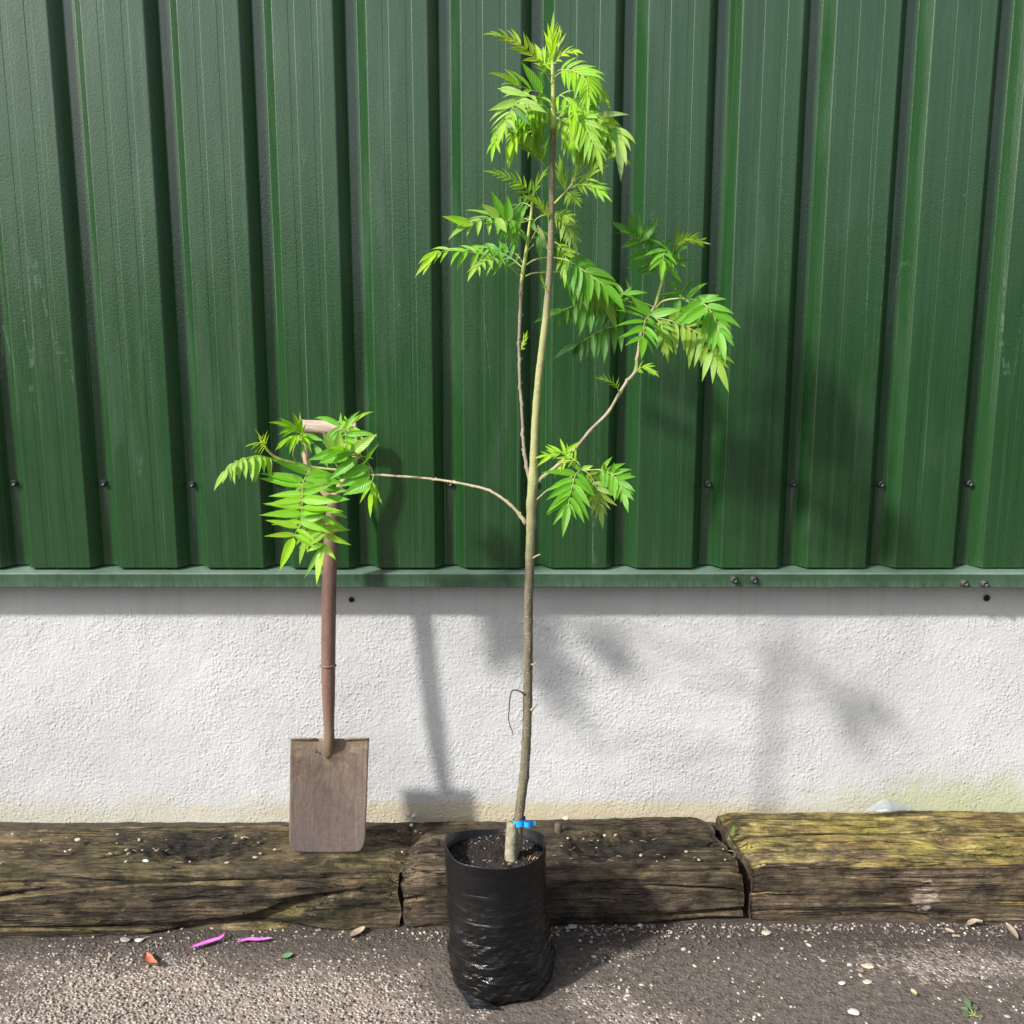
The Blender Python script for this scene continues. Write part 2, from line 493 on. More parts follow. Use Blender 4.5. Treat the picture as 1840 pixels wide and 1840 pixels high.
def bark_mat(name, a, b, speck, top=None):
    m = M(name, rough=.75, spec=.3)
    o = m.sep()
    n1 = m.noise(30, m.scale((2, 2, .6)), det=5, rough=.65)
    c = m.mix(m.rng(n1, .3, .7), a, b)
    if top:
        f = m.rng(m.math('ADD', o[2], m.rng(m.noise(9), .3, .7, -.08, .08)), .92, 1.10, 0, 1)
        f2 = m.rng(o[2], 1.48, 1.40, 0, 1)
        c = m.mix(m.math('MULTIPLY', f, f2), c, top)
        c = m.mix(m.rng(o[2], 1.40, 1.48, 0, .6), c, (.19, .165, .10))
        f3 = m.rng(m.math('ADD', o[2], m.rng(m.noise(9), .3, .7, -.03, .03)), .22, .30, 1, 0)
        c = m.mix(f3, c, (.34, .30, .20))
    v = m.vor(210, m.scale((1, 1, .8)))
    sp = m.math('MULTIPLY', m.rng(v, .22, .34, 1, 0), m.rng(m.noise(40, det=2), .42, .55))
    c = m.mix(m.math('MULTIPLY', sp, .75), c, speck)
    m.base(c)
    h = m.math('ADD', n1, m.math('MULTIPLY', sp, .6))
    ring = m.noise(1, m.scale((4, 4, 90)), det=3)
    m.normal(m.bump(m.math('ADD', h, m.math('MULTIPLY', ring, .6)), .0022, .8))
    return m.mat
BARK = bark_mat('smooth_bark', (.085, .075, .050), (.19, .165, .11), (.42, .38, .28), top=(.30, .31, .13))
BARK2 = bark_mat('twig_bark', (.22, .19, .12), (.40, .35, .23), (.50, .46, .34))
BARK3 = bark_mat('upper_bark', (.15, .13, .09), (.30, .26, .18), (.46, .42, .30))

# ------------------------------------------------------------------ ground
def ground():
    def axis(lo, hi, n, far):
        a = [lerp(lo, hi, i / n) for i in range(n + 1)]
        out = []
        d = .1
        x = lo
        while x > -far: d *= 1.9; x -= d; out.append(max(x, -far))
        out = out[::-1] + a
        d = .1; x = hi
        while x < far: d *= 1.9; x += d; out.append(min(x, far))
        return out
    xs = axis(-1.5, 1.5, 220, 400); ys = axis(1.4, 2.5, 90, 400)
    mb = MB()
    def z(x, y):
        if -2 < x < 2 and 1 < y < 3:
            return .0035 * noise.noise(Vector((x * 3, y * 3, 0))) + .0012 * noise.noise(Vector((x * 25, y * 25, 3)))
        return 0
    idx = [[mb.vert((x, y, z(x, y))) for y in ys] for x in xs]
    for i in range(len(xs) - 1):
        for j in range(len(ys) - 1):
            mb.face((idx[i][j], idx[i + 1][j], idx[i + 1][j + 1], idx[i][j + 1]))
    tag(mb.build('ground', GROUND), kind='structure')
ground()

# ------------------------------------------------------------------ building
WALLY = 2.485
building = thing('building', 'shed wall of green ribbed steel cladding above a white roughcast plinth', 'building', (0, WALLY, 0))
XL, XR, ZT = -4.2, 4.2, 3.1
def wall():
    mb = MB()
    mb.box((XL, WALLY, -.05), (XR, WALLY + .22, .86))
    mb.build('plinth_wall', RENDER, building)['label'] = 'white roughcast masonry plinth, yellow green with algae at its foot'
    mb = MB()
    mb.box((XL + .02, WALLY + .22, -.05), (XR - .02, WALLY + 5, ZT - .02))
    mb.build('shed_body', simple('dull_steel', (.05, .08, .05), (.06, .1, .06), 4), building)
    mb = MB()
    a = [(XL - .15, WALLY - .1, ZT), (XR + .15, WALLY - .1, ZT), (XR + .15, WALLY + 2.6, ZT + .5), (XL - .15, WALLY + 2.6, ZT + .5),
         (XR + .15, WALLY + 5.1, ZT), (XL - .15, WALLY + 5.1, ZT)]
    t = [mb.vert((x, y, z + .04)) for x, y, z in a]; u = [mb.vert(p) for p in a]
    mb.face((t[0], t[1], t[2], t[3]), 0, False); mb.face((t[3], t[2], t[4], t[5]), 0, False)
    mb.face((u[3], u[2], u[1], u[0]), 0, False); mb.face((u[5], u[4], u[2], u[3]), 0, False)
    for p, q in ((0, 1), (4, 5)): mb.face((u[p], u[q], t[q], t[p]), 0, False)
    mb.face((u[1], u[2], u[4], t[4], t[2], t[1]), 0, False); mb.face((u[0], t[0], t[3], t[5], u[5], u[3]), 0, False)
    mb.build('roof', simple('grey_roof_sheet', (.12, .13, .13), (.16, .17, .17), 4), building)
wall()
CROWN, PAN, TH = 2.425, 2.458, .0012
CZ0 = .8085
def cladding():
    pans = list(PANS)
    while pans[-1] < XR - .2: pans.append(pans[-1] + .2104)
    while pans[0] > XL + .2: pans.insert(0, pans[0] - .2104)
    prof = []
    for i, c in enumerate(pans):
        nx = pans[i + 1] if i + 1 < len(pans) else None
        r1 = .003
        prof += [(c - .0365, CROWN), (c - .0135, PAN), (c + .0135, PAN), (c + .0365, CROWN)]
        if nx:
            w = (nx - .0365) - (c + .0365); b = c + .0365
            for f0, f1 in ((.26, .37), (.64, .75)):
                prof += [(b + w * f0, CROWN), (b + w * f0 + .0011, CROWN + .0006), (b + w * f1 - .0011, CROWN + .0006), (b + w * f1, CROWN)]
    # small bend radius at each main corner
    q = []
    for i, p in enumerate(prof):
        if 0 < i < len(prof) - 1:
            a = Vector(prof[i - 1]) - Vector(p); b = Vector(prof[i + 1]) - Vector(p)
            r = min(.0020, a.length * .3, b.length * .3)
            p0 = Vector(p) + a.normalized() * r; p1 = Vector(p) + b.normalized() * r
            q += [p0, (p0 + p1) * .25 + Vector(p) * .5, p1]
        else: q.append(Vector(p))
    mb = MB()
    zs = [CZ0, 1.2, 1.6, 2.0, 2.5, ZT]
    fr = [[mb.vert((p.x, p.y, z)) for z in zs] for p in q]
    bk = [[mb.vert((p.x, p.y + TH, z)) for z in zs] for p in q]
    for i in range(len(q) - 1):
        for j in range(len(zs) - 1):
            mb.face((fr[i][j], fr[i + 1][j], fr[i + 1][j + 1], fr[i][j + 1]), 0, False)
            mb.face((bk[i][j], bk[i][j + 1], bk[i + 1][j + 1], bk[i + 1][j]), 0, True)
        mb.face((fr[i][0], bk[i][0], bk[i + 1][0], fr[i + 1][0]), 0, False)
    o = mb.build('cladding', STEEL.mat, building)
    o['label'] = 'dark green box-profile steel cladding with embossed grain'
    return o, pans
clad, pans = cladding()
SCREWM = simple('grey_plastic_cap', (.05, .06, .06), (.11, .12, .12), 80, .4)
WASH = simple('washer_rubber', (.03, .035, .035), (.05, .055, .055), 80, .6)
def screw_mesh():
    mb = MB()
    def ring(r, y, n=6, off=0): return [mb.vert((r * math.cos(2 * math.pi * k / n + off), y, r * math.sin(2 * math.pi * k / n + off))) for k in range(n)]
    def bridge(a, b, m=0, s=False):
        n = len(a)
        for k in range(n): mb.face((a[k], a[(k + 1) % n], b[(k + 1) % n], b[k]), m, s)
    a = ring(.0095, -.0005, 20); b = ring(.0092, -.003, 20); c = ring(.006, -.0042, 20)
    bridge(b, a, 1, True); bridge(c, b, 1, True); mb.face(c, 1, False)
    d = ring(.0066, -.003, 12); e = ring(.0064, -.0095, 12); f = ring(.0050, -.0115, 12)
    bridge(e, d, 0, True); bridge(f, e, 0, True); mb.face(f, 0, True)
    return mb
smesh = screw_mesh().build('screw', [SCREWM, WASH], clad)
smesh.location = Vector((pans[0], PAN, 1.012)) - parent_world(clad)
for i, x in enumerate(pans[1:]):
    if abs(x) > 1.5: continue
    s = smesh.copy(); col.objects.link(s); s.parent = clad
    s.location = Vector((x + random.uniform(-.002, .002), PAN, 1.012 + random.uniform(-.003, .003))) - parent_world(clad)
    s.rotation_euler = (0, random.uniform(0, 3), 0)
smesh.location = Vector((pans[0], PAN, 1.012)) - parent_world(clad)

def flashing(x0, x1, dy, screws):
    mb = MB()
    yf = 2.404 - dy
    prof = [(WALLY - .0015, .806 + dy), (yf + .002, .7992 + dy * .6), (yf + .0005, .7985), (yf, .797), (yf, .766), (yf + .0015, .7645), (yf + .010, .7655)]
    n = 60
    rows = []
    for i in range(n + 1):
        x = lerp(x0, x1, i / n)
        w = .0006 * noise.noise(Vector((x * 6, dy, 0)))
        rows.append(([mb.vert((x, y + w, z + w)) for y, z in prof], [mb.vert((x, y + w + .0011, z + w - .0009)) for y, z in prof]))
    for i in range(n):
        for j in range(len(prof) - 1):
            a, b = rows[i], rows[i + 1]
            mb.face((a[0][j], a[0][j + 1], b[0][j + 1], b[0][j]), 0, False)
            mb.face((a[1][j], b[1][j], b[1][j + 1], a[1][j + 1]), 0, False)
    for r in (rows[0], rows[-1]):
        for j in range(len(prof) - 1): mb.face((r[0][j], r[1][j], r[1][j + 1], r[0][j + 1]), 0, False)
    o = mb.build('flashing', FLASH, building)
    for px in screws:
        p = P(px[0], px[1], yf)
        s = smesh.copy(); col.objects.link(s); s.parent = o
        s.location = Vector((p.x, yf, p.z)) - parent_world(o)
        s.rotation_euler = (0, random.uniform(0, 3), 0)
jx1 = P(1337, 1040, 2.404).x; jx2 = P(1748, 1046, 2.404).x
flashing(XL, jx1 + .02, 0, [(1319, 1041)])
flashing(jx1, jx2 + .02, .0018, [(1354, 1041), (1732, 1047)])
flashing(jx2, XR, .0036, [(1768, 1048)])

# weep pipes in the plinth
PIPEM = simple('grey_pipe', (.30, .29, .27), (.42, .40, .37), 90, .6)
BLACKM = simple('dark_hollow', (.006, .006, .006), (.010, .010, .010), 20, .9)
for px, py, r in ((632, 1077, .0085), (1772, 1074, .0105)):
    p = P(px, py, WALLY)
    mb = MB()
    def rr(r, y): return [mb.vert((p.x + r * math.cos(2 * math.pi * k / 24), y, p.z + r * math.sin(2 * math.pi * k / 24))) for k in range(24)]
    A, B, C, D = rr(r, WALLY + .001), rr(r, WALLY - .0035), rr(r * .8, WALLY - .0035), rr(r * .78, WALLY - .0012)
    for a, b, m in ((A, B, 0), (B, C, 0), (C, D, 1)):
        for k in range(24): mb.face((a[k], b[k], b[(k + 1) % 24], a[(k + 1) % 24]), m, False)
    mb.face(D, 1, False)
    mb.build('weep_pipe', [PIPEM, BLACKM], building)

# dark bank added unseen behind the camera so the lower sheeting mirrors less sky
def added_hedge():
    mb = MB()
    def f(u, v):
        x = lerp(-16, 16, u); a = v * math.pi
        y = -8.5 + 1.0 * math.cos(a); z = min(1, math.sin(a) * 1.5) * 2.4
        k = noise.noise(Vector((x * .8, y, z * .8))) * .45 + noise.noise(Vector((x * 3, y * 3, z * 3))) * .22 + noise.noise(Vector((x * 9, y * 9, z * 9))) * .12
        return Vector((x, y + k * math.cos(a) + k * .3, max(-.05, z + k * math.sin(a))))
    mb.grid(f, 420, 60)
    tag(mb.build('added_hedge', simple('added_hedge_leaves', (.015, .035, .010), (.05, .09, .025), 14, .8, .05, 30)), 'dark foliage bank added unseen behind the camera to darken reflections in the cladding', 'added_hedge')
added_hedge()

# ------------------------------------------------------------------ sleepers
def sleeper(name, ends, D, H, mat, label, cat='sleeper', seed=0, knots=(), droop=None, rnd=.016, front_drop=0.0, endcut=(0, 0), back_drop=0.0, crack=1.0, holes=()):
    """ends: ((x,yfront),(x,yfront)) of the two front bottom corners"""
    a = Vector((*ends[0], 0)); b = Vector((*ends[1], 0))
    X = (b - a); L = X.length; X.normalize(); Yd = Vector((-X.y, X.x, 0))
    o = Vector((seed * 7.3, seed * 3.1, seed * 1.7))
    nu = int(L / .0045); npf = 120
    # cross-section loop, rounded rectangle y in 0..D, z in 0..H
    per = []
    def arc(cy, cz, a0, a1, r, n=14):
        for k in range(n + 1):
            t = lerp(a0, a1, k / n); per.append((cy + r * math.cos(t), cz + r * math.sin(t)))
    def seg(p, q, n):
        for k in range(1, n): per.append((lerp(p[0], q[0], k / n), lerp(p[1], q[1], k / n)))
    r = rnd; Hf = H - front_drop; Hb = H - back_drop
    seg((0, -.01), (0, Hf - r), 62); arc(r, Hf - r, math.pi, math.pi / 2, r)
    seg((r, Hf), (D - r, Hb), 140); arc(D - r, Hb - r, math.pi / 2, 0, r)
    seg((D, Hb - r), (D, -.01), 10)
    mb = MB()
    rings = []
    for i in range(nu + 1):
        u = i / nu * L
        ring = []
        edge = min(u, L - u)
        for (y, z) in per:
            p = Vector((u, y, z))
            # grain follows knots: warp the cross coordinate
            s = y + z * .9
            wy = 0
            for (ku, ky, kr, kd) in knots:
                d = math.hypot((u - ku) / (kr * 2.2), (y - ky) / kr)
                wy += .05 * math.exp(-d * d) * (1 if y > ky else -1)
            g = noise.noise(Vector((u * 2.2, (s + wy) * 26, seed * 5 + .7))) * .0045
            g += noise.noise(Vector((u * 5, (s + wy) * 80, seed * 9))) * .0026
            g += noise.noise(o + p * 5) * .008 + noise.noise(o + p * 30) * .002
            ck = abs(noise.noise(Vector((u * 1.1 + seed, (s + wy) * 15, seed * 3 + 11))))
            cm = sstep(-.22, .12, noise.noise(Vector((u * 1.6, y * 3, seed * 2 + 5))))
            g -= crack * .020 * cm * (1 - sstep(0, .085, ck))
            g += noise.noise(Vector((u * 9, (s + wy) * 150, seed * 9))) * .0014
            dep = 0
            for (ku, ky, kr, kd) in knots:
                d = math.hypot((u - ku) / (kr * 1.5), (y - ky) / kr) + .35 * noise.noise(o + p * 22)
                if z > H * .5: dep += kd * (1 - sstep(.2, 1.0, d)) - .008 * (1 - sstep(.3, 1.2, d)) * noise.noise(o + p * 60)
            for (hu, hy, hr) in holes:
                d = math.hypot(u - hu, y - hy)
                if z > H * .8: dep += .02 * (1 - sstep(hr * .6, hr, d))
            cy, cz = D / 2, H / 2
            nrm = Vector((0, -1 if y < r else (1 if y > D - r else 0), 1 if z > H - r - front_drop and r <= y <= D - r else 0))
            if nrm.length < .5: nrm = Vector((0, y - cy, z - cz))
            if (y < r or y > D - r) and z > Hf - r: nrm = Vector((0, (y - (r if y < r else D - r)) / r, max(0, (z - (Hf - r))) / r + .01))
            nrm.normalize()
            q = p + nrm * g - Vector((0, 0, dep))
            if droop: q.z += droop(u / L) * (z / H)
            # worn ends
            e = 1 - sstep(0, .05, edge)
            q.z -= e * e * .012 * (z / H); q.y += e * e * .004 * (1 if y < D / 2 else -1)
            if i == 0 or i == nu:
                q.x += .006 * noise.noise(o + p * 18) * 1.5
            skew = endcut[0] * (1 - u / L) * (y / D) + endcut[1] * (u / L) * (y / D)
            q.x += skew
            if z < .004 or q.z < -.012: q.z = max(q.z, -.012)
            w = a + X * q.x + Yd * q.y; ring.append(mb.vert((w.x, w.y, q.z)))
        rings.append(ring)
    n = len(per)
    for i in range(nu):
        for j in range(n - 1):
            mb.face((rings[i][j], rings[i + 1][j], rings[i + 1][j + 1], rings[i][j + 1]))
    mb.face(rings[0][::-1], 0, False); mb.face(rings[-1], 0, False)
    ob = mb.build(name, mat)
    return tag(ob, label, cat)
WL = wood_mat('old_sleeper_wood', (.024, .020, .016), (.105, .080, .055), (.20, .145, .085), (.40, .33, .08), .12, .6, green=.6, knot=(-.77, 2.34, .22, .09))
WM = wood_mat('rotten_sleeper_wood', (.020, .015, .012), (.085, .062, .045), (.155, .115, .078), (.20, .17, .05), .08, .6, edge=.35, green=.3, knot=(.26, 2.31, .19, .085))
WR = wood_mat('lichened_sleeper_wood', (.034, .025, .018), (.115, .082, .055), (.21, .155, .10), (.40, .34, .07), .95, .85, mark=(P(1665, 1610, 2.205).x, P(1665, 1610, 2.205).z, .028, .035), green=.3)
sleeper('timber_sleeper', ((-2.30, 2.087), (-.262, 2.176)), .30, .137, WL,
        'mossy split sleeper under the spade with a rotted hollow on top', seed=1,
        knots=((1.54, .155, .09, .024), (2.0, .2, .03, .01)), back_drop=.010, endcut=(0, .02), crack=1.25, rnd=.030)
sleeper('timber_sleeper', ((-.2565, 2.180), (.545, 2.203)), .275, .137, WM,
        'dark rotten sleeper behind the black grow bag', seed=2,
        knots=((.50, .13, .085, .028), (.12, .15, .05, .008)), endcut=(.01, -.03), crack=1.3, rnd=.026)
sleeper('timber_sleeper', ((.567, 2.206), (2.7, 2.206)), .272, .146, WR,
        'squared sleeper with yellow lichen and two bolt holes', seed=3, rnd=.010,
        endcut=(-.035, 0), crack=.7,
        holes=((G(1675, 1493, .146).x - .567, G(1675, 1493, .146).y - 2.206, .0085), (G(1802, 1505, .146).x - .567, G(1802, 1505, .146).y - 2.206, .0075)))
# soil and crumbs wedged between sleepers and wall
def crumbs(mb, p, s, flat=.6, m=0, ang=None):
    n = 7
    a0 = random.uniform(0, 6.28); el = random.uniform(1, 1.8)
    top = mb.vert(p + Vector((0, 0, s * flat)))
    ring = []
    for k in range(n):
        a = 2 * math.pi * k / n
        x = math.cos(a) * s * el * random.uniform(.8, 1.15); y = math.sin(a) * s * random.uniform(.8, 1.15)
        ring.append(mb.vert(p + Vector((x * math.cos(a0) - y * math.sin(a0), x * math.sin(a0) + y * math.cos(a0), s * flat * .25))))
    bot = [mb.vert(Vector(mb.v[r]) + Vector((0, 0, -s * .6))) for r in ring]
    for k in range(n):
        mb.face((ring[k], ring[(k + 1) % n], top), m, True)
        mb.face((bot[k], bot[(k + 1) % n], ring[(k + 1) % n], ring[k]), m, True)

# ------------------------------------------------------------------ spade
BLZ, BLY = .140, 2.268
def S(px, py, off=0.0):
    """point on the spade's leaning plane (off = towards the camera)"""
    k = .105
    d = ray(px, py)
    # Y = BLY + k (z-BLZ) - off
    t = (BLY - off + k * (CAMH - BLZ)) / (d.y - k * d.z)
    return Vector((0, 0, CAMH)) + d * t
def spade_mats():
    m = M('worn_blade_steel', rough=.6, spec=.4, metallic=.15)
    w = m.noise(4, m.scale((3.2, 3, 1.4)), det=7, rough=.68, dist=1.2)
    sw = m.n('ShaderNodeTexWave', wave_type='BANDS', bands_direction='X')
    m.set(sw.inputs[0], m.scale((1.0, 1, .30))); sw.inputs['Scale'].default_value = 12; sw.inputs['Distortion'].default_value = 14
    sw.inputs['Detail'].default_value = 3; sw.inputs['Detail Scale'].default_value = .8
    o = m.sep()
    c = m.mix(m.rng(w, .36, .64), (.088, .063, .050), (.175, .132, .104))
    c = m.mix(m.rng(sw.outputs['Fac'], .80, .97, 0, .45), c, (.090, .064, .054))
    c = m.mix(m.rng(o[2], .17, .33, .55, 0), c, (.135, .11, .105))
    c = m.mix(m.math('MULTIPLY', m.rng(o[2], .36, .43), .5), c, (.22, .165, .095))
    c = m.mix(m.rng(m.noise(1, m.scale((160, 30, 9)), det=3), .6, .75, 0, .35), c, (.27, .22, .195))
    m.base(c)
    rs = m.math('MULTIPLY', m.rng(m.noise(75, det=5, rough=.7), .56, .66), m.rng(m.noise(9, det=3), .42, .6))
    c = m.mix(m.math('MULTIPLY', rs, .65), c, (.10, .052, .032))
    so = m.math('MULTIPLY', m.rng(m.noise(22, det=6, rough=.75), .55, .62), m.rng(o[2], .24, .42, .15, 1))
    c = m.mix(m.math('MULTIPLY', so, .7), c, (.28, .215, .14))
    m.base(c)
    m.normal(m.bump(m.noise(1, m.scale((200, 200, 14)), det=3), .0008, .6, m.bump(w, .003, .4, m.bump(m.noise(60, det=5, rough=.7), .003, .6))))
    s = M('rusty_painted_shaft', rough=.45, spec=.45)
    n = s.noise(14, s.scale((2, 2, .5)), det=6, rough=.7)
    n2 = s.noise(160, det=3)
    oo = s.sep()
    c = s.mix(s.rng(n, .3, .7), (.105, .052, .040), (.20, .115, .090))
    c = s.mix(s.rng(n2, .6, .75, 0, .5), c, (.28, .18, .14))
    c = s.mix(s.rng(oo[2], .62, .44, 0, .55), c, (.16, .095, .058))
    c = s.mix(s.rng(oo[2], .50, .425, 0, .9), c, s.mix(s.rng(n, .3, .7), (.11, .078, .050), (.21, .155, .095)))
    s.base(c); s.normal(s.bump(n2, .0008, .6))
    return m.mat, s.mat
BLM, SHM = spade_mats()
GRIP = simple('weathered_ash_grip', (.30, .21, .17), (.52, .42, .33), 12, .65, .002, 8, vec=(2, 20, 20))
GRIPC = simple('grey_end_cap', (.33, .31, .29), (.48, .46, .43), 60, .5)
YOKE = simple('weathered_wood_yoke', (.28, .17, .13), (.40, .26, .20), 30, .55, .001, 90)
spade = thing('spade', 'old garden spade leaning on the wall, blade on the mossy sleeper', 'spade', tuple(S(588, 1530)))
def blade():
    mb = MB()
    TL, TR, BR, BL = (522, 1327), (663, 1328), (656, 1531), (519, 1531)
    nu, nv = 40, 56
    rc = .19
    def f(u, v):   # v 0 bottom .. 1 top
        uu = u
        # rounded bottom corners in unit space
        halfw = 1.0
        hv = v * 1.45
        if hv < rc:
            d = rc - hv; halfw = 1 - (rc - math.sqrt(max(0, rc * rc - d * d))) * 1.15
        x = .5 + (u - .5) * halfw
        px = lerp(lerp(BL[0], BR[0], x), lerp(TL[0], TR[0], x), v)
        py = lerp(lerp(BL[1], BR[1], x), lerp(TL[1], TR[1], x), v) + (1 - 4 * (x - .5) ** 2) * 2 * (1 - v)
        dish = .006 * (1 - (2 * x - 1) ** 2)
        sock = .0135 * math.exp(-((x - .5) / (.10 + .22 * (1 - v))) ** 2) * sstep(.66, 1, v) ** 1.3
        p = S(px, py, -dish + sock * 1.3)
        return p
    a = mb.grid(f, nu, nv)
    off = Vector((0, .0022, 0))
    b = [[mb.vert(Vector(mb.v[i]) + off) for i in rowi] for rowi in a]
    for i in range(nu):
        for j in range(nv): mb.face((b[i][j], b[i][j + 1], b[i + 1][j + 1], b[i + 1][j]))
    for i in range(nu):
        mb.face((a[i][0], b[i][0], b[i + 1][0], a[i + 1][0]), 0, False)
        mb.face((a[i][nv], a[i + 1][nv], b[i + 1][nv], b[i][nv]), 0, False)
    for j in range(nv):
        mb.face((a[0][j], a[0][j + 1], b[0][j + 1], b[0][j]), 0, False)
        mb.face((a[nu][j], b[nu][j], b[nu][j + 1], a[nu][j + 1]), 0, False)
    o = mb.build('blade', BLM, spade)
    rv = MB(); c0 = S(569, 1351, .004)
    rv.tube([c0, c0 + Vector((0, -.0015, 0)), c0 + Vector((0, -.0022, 0))], [.0032, .003, .0015], 12)
    rv.build('rivet', simple('dark_rivet', (.03, .02, .015), (.06, .04, .03), 90, .6), o)
    # folded treads
    for x0, x1 in ((521.5, 568), (619, 663.5)):
        t = MB()
        t.tube([S(lerp(x0, x1, k / 5), 1328 - (.6 if 0 < k < 5 else 0), .001) for k in range(6)], .0026, 10)
        t.build('tread', BLM, o)
blade()
def shaft():
    mb = MB()
    pts, rad = [], []
    spec = [(600, 893, 11.0), (597, 930, 12.5), (594, 980, 13), (591.5, 1060, 13), (590.5, 1130, 13), (590, 1192, 12.8), (590, 1215, 12.6), (590.5, 1260, 11.5), (591, 1295, 9.8), (592, 1316, 9), (592, 1332, 9.6), (592, 1345, 11), (592, 1358, 11)]
    for x, y, w in spec:
        p = S(x, y, {1332: .008, 1345: -.004, 1358: -.014}.get(y, .012)); pts.append(p); rad.append(w / 1840 * (p.y * math.cos(PITCH) + (CAMH - p.z) * math.sin(PITCH)))
    n = []
    sp, _ = smooth_path(pts, 40)
    rr = []
    for k in range(40):
        zz = sp[k].z
        for i in range(len(pts) - 1):
            if pts[i].z >= zz >= pts[i + 1].z:
                rr.append(lerp(rad[i], rad[i + 1], (pts[i].z - zz) / (pts[i].z - pts[i + 1].z))); break
        else: rr.append(rad[0] if zz > pts[0].z else rad[-1])
    mb.tube(sp, rr, 20)
    mb.build('shaft', SHM, spade)
    mb = MB()
    c = S(590, 1196, .012); r0 = 13.6 / 1840 * 2.42
    ax = (S(590, 1180, .012) - c).normalized()
    mb.tube([c - ax * .0035, c - ax * .002, c, c + ax * .002, c + ax * .0035], [r0 * .93, r0 * 1.06, r0 * 1.1, r0 * 1.06, r0 * .93], 20)
    mb.build('collar', SHM, spade)
    # yoke arms
    for arm in ([(548, 778), (549, 805), (553, 835), (572, 868), (597, 898)], [(640, 778), (640, 805), (636, 832), (618, 865), (598, 898)]):
        mb = MB()
        pp, _ = smooth_path([S(x, y, .012) for x, y in arm], 20)
        mb.tube(pp, [lerp(.0072, .011, k / 19) for k in range(20)], 12, flat=1.25, flat_axis=Vector((0, 1, 0)))
        mb.build('yoke_arm', YOKE, spade)
    mb = MB()
    A, B = S(545, 766, .012), S(637, 771, .012)
    d = (B - A)
    n = 22
    mb.tube([A + d * (k / n) for k in range(n + 1)], [.0148 + .0016 * math.sin(math.pi * k / n) for k in range(n + 1)], 20, jit=.02)
    g = mb.build('handle_grip', GRIP, spade)
    for e, s in ((A, -1), (B, 1)):
        mb = MB(); dn = d.normalized() * s
        mb.tube([e - dn * .001, e, e + dn * .0035, e + dn * .0045], [.0145, .0158, .0152, .012], 20)
        mb.build('end_cap', GRIPC, g)
shaft()

# ------------------------------------------------------------------ grow bag
BAGM = None
def bag_mat():
    m = M('black_polythene', rough=.32, spec=.38)
    o = m.sep()
    m.base(m.mix(m.rng(m.noise(25, det=5), .4, .7), (.0035, .0037, .0042), (.0075, .0078, .0085)))
    m.rough(m.rng(o[2], .05, .22, .16, .33))
    w = m.noise(1, m.scale((7, 7, 60)), det=4, rough=.55, dist=.9)
    amp = m.rng(o[2], .26, .06, .35, 1)
    crease = m.math('MULTIPLY', w, amp)
    m.normal(m.bump(m.noise(240, det=2), .0006, .35, m.bump(crease, .011, .85)))
    return m.mat
BAGM = bag_mat()
bc = Vector((G(893, 1700).x, 2.005, 0))
BC = Vector((P(893, 1650, 2.0).x, 2.0, 0))
bag = thing('grow_bag', 'black polythene grow bag of compost standing in front of the sleepers', 'grow bag', (BC.x, BC.y, 0))
